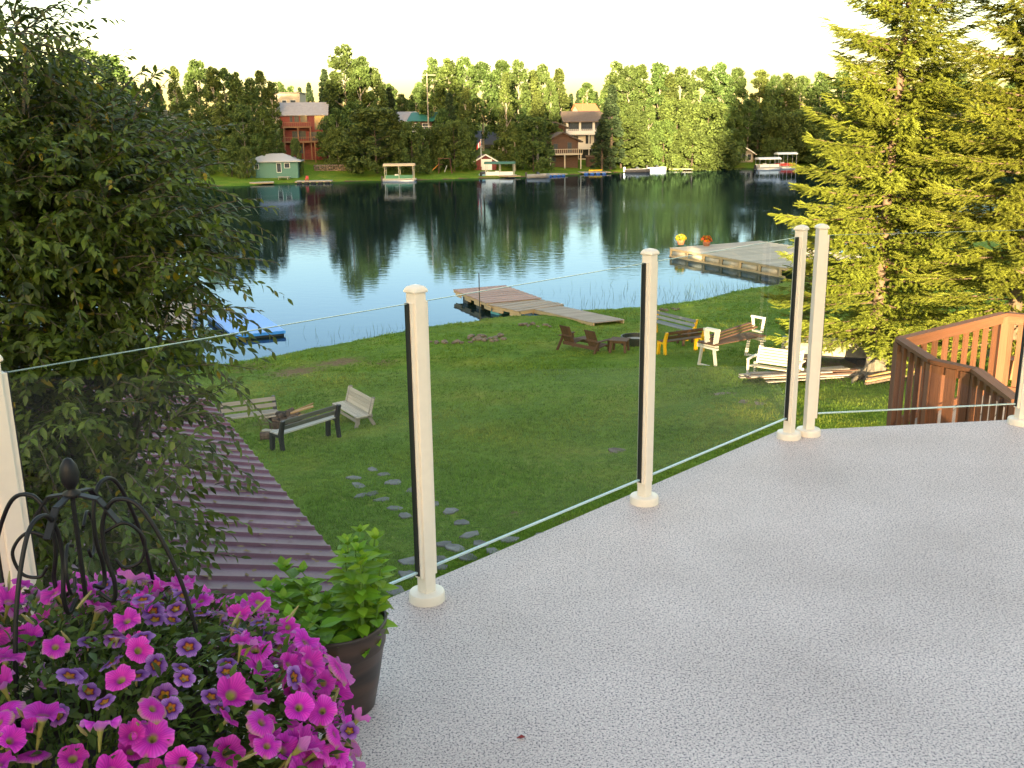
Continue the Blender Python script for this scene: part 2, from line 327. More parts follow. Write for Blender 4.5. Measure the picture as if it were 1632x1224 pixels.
def rail_post(parent, p, ang, sides):
    po = MB().box((p[0], p[1], .54), (.046, .046, 1.04), ang).build('post', white, parent)
    md = po.modifiers.new('bevel', 'BEVEL'); md.width = .004; md.segments = 2
    c = MB(); 
    c.lathe([(.041, 1.060), (.041, 1.070), (.032, 1.079), (.010, 1.085)], 4, (0, 0, 0))
    cs, sn = math.cos(ang+math.pi/4), math.sin(ang+math.pi/4)
    c.v = [(p[0]+x*cs-y*sn, p[1]+x*sn+y*cs, z) for x, y, z in c.v]; q = c.build('cap', white, po); md = q.modifiers.new('bevel', 'BEVEL'); md.width = .005; md.segments = 2
    smooth(MB().lathe([(.062, 0), (.062, .024), (.059, .031), (.052, .034), (.03, .034)], 40, (p[0], p[1], 0)).build('base_flange', white, po)).data.set_sharp_from_angle(angle=.7)
    for s in sides:     # glazing channel and black gasket on the faces that hold glass
        d = np.array([math.cos(ang), math.sin(ang)])*s; q = np.array(p)+d*.0285
        MB().box((q[0], q[1], .56), (.014, .030, .94), ang).build('glazing_channel', white, po)
        q = np.array(p)+d*.037
        MB().box((q[0], q[1], .565), (.007, .019, .93), ang).build('gasket', rubber, po)
def pane(parent, a, b, d):
    a = np.array(a)+d*.040; b = np.array(b)-d*.040; nn = np.array([-d[1], d[0]]); z0, z1 = .115, 1.025
    v = [(*a, z0), (*b, z0), (*b, z1), (*a, z1)]
    o = MB().add(v, [(0, 1, 2, 3)]).build('glass_pane', GLASS, parent)
    for z in (z0-.003, z1+.003): MB().beam((*a, z), (*b, z), .010 if z < .5 else .005, .006 if z < .5 else .0022).build('pane_edge', edge if z < .5 else edge_d, o)
r1 = thing('glass_railing', 'long glass deck railing with four white posts and three clear panes above the lawn', 'railing')
a1 = math.atan2(d1[1], d1[0]); a2 = math.atan2(d2[1], d2[0])
for p, sd_ in ((P1, (-1, 1)), (P2, (-1, 1)), (P3, (-1, 1)), (P4, (-1,))): rail_post(r1, p, a1, sd_)
for a, b in ((P1-d1*1.222, P1), (P1, P2), (P2, P3), (P3, P4)): pane(r1, a, b, d1)
r2 = thing('glass_railing', 'glass deck railing of one pane with two white posts before the brown stair', 'railing')
for p, sd_ in ((P5, (1,)), (P6, (-1, 1))): rail_post(r2, p, a2, sd_)
pane(r2, P5, P6, d2); pane(r2, P6, P6+d2*.30, d2)
# ================================================================ GARDEN
greywood = wood('weathered_grey_wood', (.30, .27, .235)); palewood = wood('bleached_wood', (.46, .41, .34)); brownwood = wood('brown_stained_wood', (.10, .052, .036), .35)
redwood = wood('red_brown_stain', (.165, .068, .036), .4, .28, .65); blackres = mat('black_resin', (.014, .016, .02), .45, .2); yellow = mat('yellow_resin', (.75, .42, .015), .4, .08)
whiteres = mat('white_resin', (.50, .48, .44), .45, .06); creamwood = wood('cream_painted_slats', (.46, .40, .30), .12, .08, .5); drywood = wood('split_firewood', (.42, .25, .11), .3)
bark = mat('bark', (.10, .07, .05), .9, .4, 14, .8, grain=(1, 1, .25)); stone = mat('slate_stone', (.155, .15, .145), .85, .35, 5, .6, rnd=.25); rock = mat('field_rock', (.17, .13, .10), .9, .35, 6, .7, rnd=.25)
def span(a, b):
    """midpoint and heading of a bench whose back feet stand at ground points a and b"""
    a, b = np.array(a), np.array(b); c = (a+b)/2; return c, math.atan2(b[1]-a[1], b[0]-a[0]), float(np.hypot(*(b-a)[:2]))
def resin_bench(label, a, b, mt, slat, nback=2, nseat=3, group=None):
    """local x along the bench, seat towards +y, back posts at y=0"""
    c, rz, L = span(a, b); t = thing('park_bench', label, 'bench', (c[0], c[1], (a[2]+b[2])/2+.06), rz, group); h = L/2
    for s in (-1, 1):
        x = s*h; e = MB()
        pts = [(x, -.02, -.16), (x, .03, .25), (x, .04, .44), (x, -.03, .66), (x, -.09, .84)]
        v = []; 
        for p, w in zip(pts, (.055, .06, .075, .06, .055)):
            for dx, dy in ((-.05, -w), (.05, -w), (.05, w), (-.05, w)): v.append((x+dx, p[1]+dy, p[2]))
        f = [(0, 3, 2, 1), (16, 17, 18, 19)]+[(i*4+k, i*4+(k+1) % 4, i*4+4+(k+1) % 4, i*4+4+k) for i in range(4) for k in range(4)]
        e.add(v, f)
        o = e.build('back_leg', mt, t); m_ = o.modifiers.new('bevel', 'BEVEL'); m_.width = .02; m_.segments = 2
        fr = MB().beam((x, .44, -.16), (x, .40, .40), .10, .11).build('front_leg', mt, t)
        MB().beam((x, .0, .385), (x, .46, .41), .095, .07).build('seat_bracket', mt, t)
    for k in range(nseat): board('seat_slat', (-h-.03, .10+k*.145, .445), (h+.03, .10+k*.145, .45), .115, .038, slat, t)
    for k in range(nback):
        z = .60+k*.17 if nback == 2 else .56+k*.13; y = .035-(z-.44)*.30+.06
        board('backrest_slat', (-h-.03, y, z), (h+.03, y, z), .032, .12, slat, t, up=(0, -.3, 1))
    return t
darkslat = wood('dark_grey_slats', (.13, .13, .115), .25); lightslat = wood('pale_grey_slats', (.44, .42, .385), .2)
b1 = resin_bench('black ended park bench turned away from the deck, nearest the log pile', G(451, 719), G(540, 697), blackres, darkslat)
for o in b1.children:
    if o.name.startswith('seat_slat'): o.data = cube(lightslat)
b2 = resin_bench('black ended park bench facing the deck, left behind the log pile', G(440, 677), G(357, 690), blackres, greywood)
# weathered folding bench
def wood_bench(a, b, label):
    c, rz, L = span(a, b); t = thing('wooden_bench', label, 'bench', (c[0], c[1], min(a[2], b[2])), rz); h = L/2
    for k in range(4): board('seat_slat', (-h, .12+k*.115, .44-.006*k), (h, .12+k*.115, .44-.006*k), .105, .03, palewood, t)
    for k in range(4): board('backrest_slat', (-h, .06-.03*k, .52+k*.112), (h, .06-.03*k, .52+k*.112), .105, .028, palewood, t, up=(0, 1, .27))
    for s in (-1, 1):
        x = s*(h-.12)
        board('leg', (x, .55, 0), (x, .40, .43), .045, .10, greywood, t, up=(0, 1, 0)); board('leg', (x, -.12, 0), (x, .12, .43), .045, .10, greywood, t, up=(0, 1, 0))
        board('back_support', (x, .10, .36), (x, -.085, .94), .045, .09, greywood, t, up=(0, 1, 0)); board('seat_support', (x, -.02, .40), (x, .56, .395), .045, .09, greywood, t)
    board('stretcher', (-h+.12, .40, .22), (h-.12, .40, .22), .03, .09, greywood, t, up=(0, 0, 1))
    return t
wood_bench(G(596, 679), G(556, 660), 'weathered wooden slat bench facing left towards the log pile')
# log pile fire pit
def blob(name, c, r, m, parent=None, n=2, jag=.25, seed=0, sc=(1, 1, 1), sm=False):
    import bmesh
    rr = random.Random(seed); bm = bmesh.new(); bmesh.ops.create_icosphere(bm, subdivisions=n, radius=1)
    for v in bm.verts: k = 1+jag*(rr.random()-.5)*2; v.co = Vector((v.co.x*sc[0]*k*r, v.co.y*sc[1]*k*r, v.co.z*sc[2]*k*r))+Vector(c)
    me = bpy.data.meshes.new(name); bm.to_mesh(me); bm.free(); o = link(name, me, m, parent); return smooth(o) if sm else o
pp = G(456, 682); pit = thing('fire_pit', 'round fire pit heaped with dark logs and scrap boards between the black benches', 'fire pit', pp)
MB().lathe([(.46, -.05), (.50, .30), (.47, .30), (.44, .0)], 20).build('pit_ring', mat('rusted_steel', (.06, .04, .03), .85, .4, 9, .4), pit)
rr = random.Random(3)
for k in range(15):
    a = rr.random()*6.28; r_ = .3*rr.random(); L = .35+.3*rr.random(); q = rr.random()*3.14; z = .24+.22*rr.random()*(1-r_*1.6)
    c = Vector((r_*math.cos(a), r_*math.sin(a), z)); d = Vector((math.cos(q), math.sin(q), .35*(rr.random()-.5)))*L/2
    MB().tube([c-d, c+d], .055+.05*rr.random(), 7).build('log', bark if k % 3 else mat('charred_wood', (.03, .025, .022), .95, .4, 9, .6), pit)
for a, b, w, m_ in (((-.75, .1, .30), (-.2, .05, .40), .26, palewood), ((.1, .1, .42), (.75, .45, .62), .05, drywood), ((.15, .0, .45), (.8, .2, .6), .16, drywood), ((.2, -.1, .40), (.95, .2, .36), .12, drywood), ((-.55, -.5, .10), (-.1, -.75, .14), .2, palewood)):
    board('scrap_board', a, b, w, .03, m_, pit)
lg = G(427, 702); t = tag(MB().tube([(lg[0]-.2, lg[1], lg[2]+.13), (lg[0]+.2, lg[1]+.05, lg[2]+.13)], .12, 10).build('cut_log', bark), 'short cut log lying at the left end of the near black bench', 'log')
# stepping stones
def slab(name, p, r, m, seed, h=.05, sq=.7):
    rr = random.Random(seed); n = 5+seed % 3; poly = [(r*(.65+.5*rr.random())*math.cos(6.283*k/n+.3), r*sq*(.65+.5*rr.random())*math.sin(6.283*k/n+.3)) for k in range(n)]
    o = MB().prism(poly, -.06, h).build(name, m); o.location = p; o.rotation_euler = (0, 0, rr.random()*3); bv = o.modifiers.new('bevel', 'BEVEL'); bv.width = .012
    return o
stones = [(565, 763), (594, 749), (572, 775), (611, 757), (579, 790), (632, 770), (592, 788), (656, 782), (611, 797), (623, 770), (629, 811), (646, 823), (690, 805), (718, 816), (735, 834), (748, 853), (767, 868),
          (726, 874), (785, 880), (812, 862), (657, 896), (652, 916), (633, 945), (648, 918), (702, 893), (707, 868), (745, 890), (700, 905), (840, 868), (862, 858), (738, 920), (705, 930), (790, 905)]
for k, q in enumerate(stones):
    tag(slab('stepping_stone', G(*q), .20+.05*random.random(), stone, k, .028), 'flat grey stepping stone set in the lawn below the deck', 'stepping stone', 'stepping stones across the lawn')
for k, q in enumerate([(1150, 628), (1188, 641), (1215, 645), (986, 719), (1480, 663)]):
    tag(slab('stepping_stone', G(*q)-[0, 0, .02], .33, rock, 50+k, .03, .6), 'sunken brownish flagstone in the lawn before the spruces and white bench', 'stepping stone', 'sunken flagstones on the right of the lawn')
# corrugated shed
def shed():
    zE = -2.85; e0 = atz(330, 634, zE); e1 = atz(532, 884, zE); d = (e1-e0); d[2] = 0; d /= np.linalg.norm(d); e1 = e0+d*9.6; up = np.array([-d[1], d[0], 0]); up *= -1 if up[0] > 0 else 1
    t = thing('shed', 'low shed with maroon ribbed metal roof beside the leafy willow', 'shed', (e0[0], e0[1], gz(e0[0], e0[1])), math.atan2(d[1], d[0])); base = gz(e0[0], e0[1]); z = zE-base
    s = 1 if np.cross(d[:2], up[:2]) > 0 else -1
    m = mat('maroon_roof_metal', (.125, .034, .062), .5, .3, 1.3, .0, metal=.0, c2=(.20, .085, .125), spec=.35, detail=9); Wd = 3.0; pit_ = .26
    prof = [(0, 0), (.22, 0), (.245, .032), (.285, .032), (.31, 0)]; per = .31; nrib = int(9.6/per)
    for k0 in range(0, nrib, 3):
        mb = MB(); v = []
        for k in range(k0, min(k0+3, nrib)):
            for a, h in prof: v.append((k*per+a, h))
        n = len(v); mb.add([(x, -s*.02, z-.02*pit_+h) for x, h in v]+[(x, s*Wd, z+Wd*pit_+h) for x, h in v]+[(x, -s*.02, z-.02*pit_+h-.012) for x, h in v], [(i, i+1, n+i+1, n+i) for i in range(n-1)]+[(i, i+1, 2*n+i+1, 2*n+i) for i in range(n-1)])
        mb.build('roof_sheet', m, t)
        v2 = [(x, s*Wd, z+Wd*pit_+h) for x, h in v]+[(x, s*(2*Wd), z+h) for x, h in v]
        MB().add(v2, [(i, i+1, n+i+1, n+i) for i in range(n-1)]).build('roof_sheet', m, t)
    MB().box((4.8, s*Wd, z/2-.2), (9.1, 2*Wd-.5, z-.1)).build('wall', wood('shed_wall', (.2, .13, .09)), t)
    MB().beam((0, s*Wd, z+Wd*pit_+.05), (9.6, s*Wd, z+Wd*pit_+.05), .3, .05).build('ridge_cap', m, t)
    rr = random.Random(5)
    lf = []
    for k in range(260):
        a, y = rr.random()*9, rr.random()*2.2; r_ = .02+.035*rr.random(); th_ = rr.random()*3
        c = np.array([a, s*y, z+y*pit_+.04]); u = np.array([math.cos(th_), math.sin(th_)*s, pit_*math.sin(th_)])*r_; w = np.array([-math.sin(th_), math.cos(th_)*s, pit_*math.cos(th_)])*r_*.45
        lf.append([c-u, c+w, c+u, c-w])
    o = npmesh('fallen_leaf_litter', np.array(lf), np.arange(len(lf)*4).reshape(-1, 4), mat('dry_leaves', (.16, .09, .03), .8, .5, 5), t, kind='stuff')
shed()
# brown chairs, table, fire ring
def double_chair(a, b):
    c, rz, L = span(a, b); t = thing('double_garden_chair', 'dark brown double garden chair with two square backs facing the lake', 'chair', (c[0], c[1], min(a[2], b[2])), rz); h = L/2
    for s in (-1, 1):
        x = s*(h-.30)
        for k in range(4): board('backrest_board', (x-.21+k*.14, .12, .30), (x-.21+k*.14, -.18, 1.02), .135, .025, brownwood, t, up=(0, 1, .4))
        board('backrest_rail', (x-.29, -.03, .60), (x+.29, -.03, .60), .04, .08, brownwood, t)
        for k in range(4): board('seat_slat', (x-.29, .15+k*.13, .32+k*.02), (x+.29, .15+k*.13, .32+k*.02), .115, .025, brownwood, t)
        board('arm_rest', (s*(h+.02), -.12, .58), (s*(h+.02), .72, .60), .14, .03, brownwood, t)
        board('front_leg', (s*h, .62, 0), (s*h, .62, .58), .10, .045, brownwood, t); board('back_leg', (s*h, -.30, 0), (s*h, .05, .56), .05, .11, brownwood, t, up=(0, 1, 0))
    for k in range(3): board('table_board', (-.26, .12+k*.16, .56), (.26, .12+k*.16, .56), .15, .025, brownwood, t)
    board('back_rail', (-h, .06, .27), (h, .06, .27), .035, .13, brownwood, t); board('front_rail', (-h, .62, .34), (h, .62, .34), .035, .12, brownwood, t)
double_chair(G(896, 556.5), G(953, 563))
def small_table(name, label, p, rz, w=.62, h=.45, m=brownwood):
    t = thing(name, label, 'table', p, rz)
    for k in range(4): board('top_board', (-w/2, -w*.375+k*w*.25, h), (w/2, -w*.375+k*w*.25, h), w*.24, .035, m, t)
    for sx in (-1, 1):
        for sy in (-1, 1): board('leg', (sx*w*.42, sy*w*.4, 0), (sx*w*.36, sy*w*.34, h-.02), .09, .09, m, t)
    for sy in (-1, 1): board('apron', (-w*.4, sy*w*.36, h-.07), (w*.4, sy*w*.36, h-.07), .03, .08, m, t)
small_table('side_table', 'low brown wooden side table next to the double garden chair', G(987, 561), -.35, .72, .5)
fp = G(1014, 549); fr_ = thing('fire_ring', 'low black steel fire ring behind the brown side table', 'fire ring', fp)
MB().lathe([(.62, -.03), (.64, .36), (.60, .36), (.58, .05)], 24).build('ring', blackres, fr_); MB().lathe([(.58, .2), (.02, .27)], 16).build('ash', mat('ash', (.3, .28, .26), .95, .5, 9, .6), fr_)
resin_bench('yellow ended park bench turned away from the deck, brown slats', G(1060, 566), G(1120, 560), yellow, brownwood)
resin_bench('yellow ended park bench facing the deck with blue grey slats', G(1107, 541), G(1046, 530), yellow, wood('blue_grey_slats', (.21, .23, .26)))
small_table('side_table', 'small brown table between the two yellow benches', G(1096, 549), .2, .75, .5)
# convertible picnic bench
def picnic(a, b):
    c, rz, L = span(a, b); t = thing('picnic_bench', 'white framed picnic bench with brown boards, one top tilted up', 'picnic bench', (c[0], c[1], min(a[2], b[2])), rz); h = L/2
    for s in (-1, 1):
        x = s*h
        for y0, y1 in ((-.38, -.26), (.42, .30)): board('leg', (x, y0, 0), (x, y1, .68), .07, .09, whiteres, t, up=(0, 1, 0))
        board('foot_rail', (x, -.36, .05), (x, .40, .05), .06, .06, whiteres, t); board('top_rail', (x, -.42, .70), (x, .50, .70), .10, .07, whiteres, t)
        board('top_rail', (x, -.42, .79), (x, .50, .79), .10, .05, whiteres, t)
        zt = .82 if s < 0 else .98
        for ya, yb in ((-.20, -.28), (.16, .24)): board('arm_frame', (x, ya-.05, zt), (x, yb-.05, zt+.5), .08, .06, whiteres, t, up=(0, 1, 0))
        board('arm_frame', (x, -.36, zt+.5), (x, .24, zt+.5), .09, .07, whiteres, t); board('arm_frame', (x, -.30, zt), (x, .16, zt), .09, .06, whiteres, t)
        if s < 0:
            for ya, yb in ((-.20, -.28), (.16, .24)): board('arm_frame', (x+.16, ya-.02, zt), (x+.16, yb-.02, zt+.5), .08, .06, whiteres, t, up=(0, 1, 0))
            board('arm_frame', (x+.16, -.33, zt+.5), (x+.16, .26, zt+.5), .09, .07, whiteres, t)
    for k in range(4): board('table_board', (-h-.12, -.27+k*.20, .845), (h+.12, -.27+k*.20, .845), .18, .035, brownwood, t)
    for k in range(3): board('tilted_board', (-h+.15, .02+k*.14, .90+k*.05), (h+.02, .02+k*.14, 1.12+k*.05), .125, .035, brownwood, t)
picnic(G(1128, 583), G(1203, 570))
def white_bench(a, b):
    c, rz, L = span(a, b); t = thing('garden_bench', 'cream white slatted garden bench in front of the plank heap', 'bench', (c[0], c[1], min(a[2], b[2])), rz); h = L/2
    for k in range(6): board('backrest_slat', (-h+.05, .52+.03*k, .46+k*.085), (h-.05, .52+.03*k, .46+k*.085), .07, .022, creamwood, t, up=(0, -1, .35))
    for k in range(5): board('seat_slat', (-h, .02+k*.10, .42-.012*k), (h, .02+k*.10, .42-.012*k), .075, .025, creamwood, t)
    for s in (-1, 1):
        x = s*h
        board('front_leg', (x, 0, 0), (x, 0, .62), .06, .06, whiteres, t); board('back_leg', (x, .56, 0), (x, .50, .45), .06, .06, whiteres, t); board('arm_rest', (x, -.04, .63), (x, .62, .66), .08, .04, whiteres, t)
        board('back_support', (x*.9, .50, .40), (x*.9, .70, .95), .05, .06, whiteres, t, up=(0, 1, 0))
white_bench(G(1191, 603), G(1268, 611))
# plank heap, overturned boat, stump, firewood
hp = G(1290, 607); pl = thing('plank_heap', 'heap of grey planks lying on the grass behind the white bench', 'planks', hp); rr = random.Random(8)
for k in range(14):
    x0 = -2.2+rr.random()*.8; y0 = -.5+rr.random()*1.0; a = .12+.2*(rr.random()-.5); L = 2.2+1.3*rr.random(); z = .06+.055*(k//3)
    board('plank', (x0, y0, z), (x0+L*math.cos(a), y0+L*math.sin(a), z+.10*rr.random()), .14+.06*rr.random(), .03, greywood if k % 3 else brownwood, pl)
bp_ = G(1300, 588)
def rowboat(name, label, p, rz, L, Wd, H, m, flip=True, trim=None, cat='boat'):
    t = thing(name, label, cat, p, rz); v = []; f = []; ns, nr = 15, 9
    for i in range(ns):
        u = i/(ns-1); w = Wd/2*(math.sin(math.pi*(.12+.88*u)*.62+.15)**.7)*(1 if u < .8 else (1-((u-.8)/.2)**2*.97)); x = -L/2+L*u; hh = H*(1+.25*max(0, u-.5))
        for j in range(nr):
            th = math.pi*j/(nr-1); zc = math.sin(th)**.75*hh; v.append((x, w*math.cos(th), zc if flip else hh-zc))
    f = [(i*nr+j, i*nr+j+1, (i+1)*nr+j+1, (i+1)*nr+j) for i in range(ns-1) for j in range(nr-1)]+[tuple(range(nr-1, -1, -1))]
    MB().add(v, f).build('hull', m, t, True)
    mb = MB(); 
    for j in (0, nr-1): mb = MB().tube([v[i*nr+j] for i in range(ns)], .035, 5); mb.build('gunwale', trim or blackres, t)
    return t
rowboat('overturned_boat', 'cream overturned rowboat lying under the spruce boughs', bp_+[.9, 1.2, .25], -.35, 3.3, 1.3, .5, mat('cream_fibreglass', (.24, .21, .16), .5, .3))
for k, (dx, dy) in enumerate(((-.1, 1.2), (1.7, .9))): MB().box((bp_[0]+dx, bp_[1]+dy, bp_[2]+.1), (.5, 1.2, .28)).build('boat_chock', mat('dark_timber', (.05, .04, .03), .9), None)
for o in [o for o in bpy.data.objects if o.name.startswith('boat_chock')]: tag(o, 'dark timber chock under the overturned cream boat', 'timber', 'chocks under the boat')
st = G(1395, 603); sm_ = thing('tree_stump', 'old grey tree stump with spreading roots beside the brown stair', 'stump', st); sm_.scale = (.78, .78, .72); rr = random.Random(4)
mb = MB(); n = 18; prof = [(.8, -.1), (.62, .08), (.47, .25), (.40, .5), (.38, .72), (.30, .80), (.10, .74)]; v = []
for r_, z in prof:
    for k in range(n): a = 6.283*k/n; q = r_*(1+.22*math.sin(5*a+1)*(1 if z < .4 else .3)+.08*math.sin(11*a)); v.append((q*math.cos(a), q*math.sin(a), z+(.10*math.sin(3*a+1) if z > .6 else 0)))
mb.add(v, [(i*n+k, i*n+(k+1) % n, (i+1)*n+(k+1) % n, (i+1)*n+k) for i in range(len(prof)-1) for k in range(n)]+[tuple(range(len(v)-n, len(v)))]).build('trunk', mat('grey_stump_wood', (.12, .10, .075), .9, .45, 7, .9, grain=(2, 2, .4)), sm_)
for k in range(7):
    a = .5+k*.95; p = [(math.cos(a+.15*i)*(.6+.32*i), math.sin(a+.15*i)*(.6+.32*i), .16-.05*i+.03*math.sin(3*i+k)) for i in range(5)]
    MB().tube(p, [.13, .11, .085, .06, .03], 7).build('root', MATS['grey_stump_wood'], sm_, True)
fw = G(1418, 612); wd = thing('firewood', 'bundle of split firewood poles lying beside the stump', 'firewood', fw)
for k in range(7): MB().beam((-.8+.05*k, -.2+.09*k, .06+.05*(k % 3)), (1.2-.1*k, .5+.06*k, .22+.05*(k % 2)), .07, .06).build('pole', drywood if k % 2 else bark, wd)
# rock heaps on the bank
for lab, (qx, qy), nn, rr_ in (('low heap of brown stones on the bank left of the grey dock', (735, 545), 26, 1.9), ('bigger heap of brown stones on the bank near the dock foot', (775, 538), 16, .8), ('small pile of stones in the grass beside the dock ramp', (852, 520), 9, .7), ('few pinkish stones on the bank beyond the yellow benches', (1062, 494), 8, 1.0)):
    c = G(qx, qy); t = thing('rock_heap', lab, 'rocks', c); rr = random.Random(qx)
    for k in range(nn):
        x = (rr.random()-.5)*2*rr_; y = (rr.random()-.5)*.9; r_ = .06+.10*rr.random(); z = gz(c[0]+x, c[1]+y)-c[2]
        o = blob('rock', (0, 0, 0), r_, rock, t, 1, .25, k+qx, (1.2, .9, .65)); o.location = (x, y, z+r_*.2+.04*rr.random()); o.rotation_euler = (0, 0, rr.random()*3)
# ---- docks
dockwood = wood('dock_boards', (.36, .29, .235), .3, .16); pinkwood = wood('old_red_dock_boards', (.40, .27, .235), .3, .12); timber = wood('dock_timber', (.48, .36, .21), .25, .1); blue = mat('blue_barrel', (.03, .13, .42), .4, .1); teal = mat('teal_barrel', (.08, .33, .36), .4, .1)
def dock(name, label, a, b, wid, top, m, floats=(), skirt=.28, pw=.20, cat='dock', side=timber):
    """deck boards lie across a-b; a and b are ground points on the near edge"""
    a = np.array(a[:2]); b = np.array(b[:2]); L = float(np.hypot(*(b-a))); rz = math.atan2(b[1]-a[1], b[0]-a[0]); t = thing(name, label, cat, (a[0], a[1], ZW), rz); n = int(L/pw)
    for k in range(n):
        x = (k+.5)*L/n; dz = .012*math.sin(k*2.1)
        board('plank', (x, -.04+.02*math.sin(k*5.), top+dz), (x, wid+.04+.02*math.cos(k*3.), top+dz+.01), L/n-.012, .035, m, t)
    for y in (.03, wid-.03): board('side_beam', (0, y, top-.10), (L, y, top-.10), .06, .15, side, t)
    for x in (.03, L-.03): board('end_beam', (x, 0, top-.105), (x, wid, top-.105), .06, .15, side, t)
    for k, x in enumerate(np.arange(.4, L, 1.5)): board('cleat', (x, -.01, top-.22), (x+.9, -.01, top-.22), .05, .2, side, t) if skirt else None
    for x, c in floats: 
        MB().tube([(x*L, .35, top-.36), (x*L, wid-.35, top-.36)], .27, 12).build('float_barrel', c, t, True)
        MB().box((x*L, .12, top-.34), (.75, .2, .34)).build('float_block', c, t)
    return t
zt = ZW+.5
c1, c2, c3 = atz(723, 462, zt), atz(776, 484, zt), atz(828, 495, zt)
dv = (c2-c1)[:2]; dv /= np.hypot(*dv)
dock('floating_dock', 'outer section of the old grey floating dock with reddish boards', c1, c2, 3.2, .52, pinkwood, [(.35, mat('black_barrel', (.02, .02, .02), .5)), (.75, MATS['black_barrel'])])
dock('floating_dock', 'inner section of the grey floating dock on teal and blue floats', c2+[.08, -.05, 0], c3, 3.0, .46, dockwood, [(.2, teal), (.85, blue)])
ra, rb = G(945, 520), atz(845, 492, ZW+.4); tr = thing('dock_ramp', 'grey plank ramp leading from the lawn onto the dock', 'ramp', (rb[0], rb[1], ZW)); v = np.array([ra[0]-rb[0], ra[1]-rb[1]]); L = np.hypot(*v); tr.rotation_euler = (0, 0, math.atan2(v[1], v[0]))
for k in range(26): x = (k+.5)*L/26; z = .42+(k/26)*(ra[2]-ZW+.16-.42); board('plank', (x, 0, z), (x, 1.7, z), L/26-.015, .035, dockwood, tr)
for y in (.05, 1.62): board('side_beam', (0, y, .30), (L, y, ra[2]-ZW+.05), .06, .2, timber, tr)
for x in (.3, L-.3):
    for y in (.0, 1.68): board('leg', (x, y, -.6), (x, y, .4), .09, .09, timber, tr)
pq = atz(765, 520, ZW+.1); tag(MB().tube([(pq[0], pq[1], ZW-.8), (pq[0], pq[1], aty(765, 435, pq[1])[2])], .025, 6).build('mooring_pole', mat('rust_pole', (.05, .045, .04), .7)), 'thin dark pole standing in the water before the dock', 'pole')
d1a, d1b = atz(1068, 396, ZW+.62), atz(1252, 428, ZW+.62)
dk = dock('timber_dock', 'sunlit timber crib dock with two flower pots, left of the spruce', d1a, d1b, 8.5, .66, palewood, (), 0)
Ld = float(np.hypot(*(d1b-d1a)[:2]))
for k in range(7):
    x = .1+k*Ld/6.3; board('crib_post', (x, .02, -.5), (x, .02, .56), .16, .1, timber, dk)
    if k < 6: MB().tube([(x+.25, .2, .27), (x+Ld/6.3-.32, .2, .27)], .24, 12).build('float_barrel', mat('tan_barrel', (.5, .42, .3), .5, .1), dk, True)
board('lower_beam', (0, -.02, .06), (Ld, -.02, .06), .09, .12, timber, dk)
# ---- flower pots on the dock, blue raft, boathouse roof, things behind the spruces
def flower_pot(label, p, cols, s=1.):
    t = thing('flower_tub', label, 'flower pot', p); MB().lathe([(.26*s, 0), (.38*s, .42*s), (.40*s, .45*s), (.34*s, .42*s)], 14).build('tub', mat('terracotta', (.35, .14, .07), .8, .15), t)
    n = 420; D = unit(n); D[:, 2] = np.abs(D[:, 2]); R_ = RNG.uniform(.55, 1, n)**.5; T = D*R_[:, None]*[.5*s, .5*s, .5*s]+[0, 0, .45*s]
    tv = np.array([(-.5, -.5, 0), (.5, -.5, .1), (.5, .5, 0), (-.5, .5, .1)]); V, F = batch(tv, np.array([[0, 1, 2, 3]]), frames(unit(n), unit(n)), T, RNG.uniform(.09, .16, n)*s)
    pick = np.array(cols)[RNG.integers(0, len(cols), n)]*RNG.uniform(.8, 1.2, (n, 1)); npmesh('blossom_mass', V, F, MATS.get('blossom') or leafmat('blossom'), t, percol(pick, 4), kind='stuff')
for lab, (qx, qy), c in (('pot of yellow and green flowers on the left corner of the timber dock', (1085, 390), [(.10, .16, .03), (.12, .2, .03), (.6, .38, .02)]), ('pot of orange yellow flowers farther along the timber dock', (1126, 392), [(.1, .16, .03), (.7, .3, .02), (.7, .15, .04)])):
    p = atz(qx, qy, ZW+.68); flower_pot(lab, (p[0], p[1], ZW+.68), c, .85)
bc = [atz(x, y, ZW+.25) for x, y in ((330, 504), (412, 498), (455, 527), (372, 535))]
rf = thing('swim_raft', 'bright blue floating raft by the bank behind the willow', 'raft', (bc[0][0], bc[0][1], ZW)); o0 = bc[0]
MB().prism([(float(q[0]-o0[0]), float(q[1]-o0[1])) for q in bc][::-1], .12, .26).build('raft_deck', mat('bright_blue_vinyl', (.03, .26, .75), .4, .1), rf); MB().prism([(float(q[0]-o0[0])*.98, float(q[1]-o0[1])*.98) for q in bc][::-1], -.2, .11).build('raft_float', blackres, rf)
bh = [atz(x, y, ZW+1.3) for x, y in ((205, 470), (318, 468), (305, 522), (160, 527))]; bt = thing('boat_shelter', 'low boat shelter with pale brown flat roof behind the willow leaves', 'shelter', (bh[3][0], bh[3][1], ZW)); o0 = bh[3]
MB().prism([(float(q[0]-o0[0]), float(q[1]-o0[1])) for q in bh][::-1], 1.2, 1.32).build('roof', mat('tan_roofing', (.36, .28, .22), .8, .2, 2), bt)
for q in bh: MB().beam((q[0]-o0[0], q[1]-o0[1], -.5), (q[0]-o0[0], q[1]-o0[1], 1.2), .12, .12).build('post', timber, bt)
MB().beam((bh[1][0]-o0[0]-.1, bh[1][1]-o0[1], .75), (bh[2][0]-o0[0]-.1, bh[2][1]-o0[1], .75), .04, .85).build('side_panel', blue, bt)
rc = G(1385, 440); rowboat('canoe', 'red canoe upturned on the bank behind the big spruce', (rc[0], rc[1], rc[2]+.25), .15, 5.0, .95, .42, mat('red_canoe', (.55, .09, .03), .4, .1))
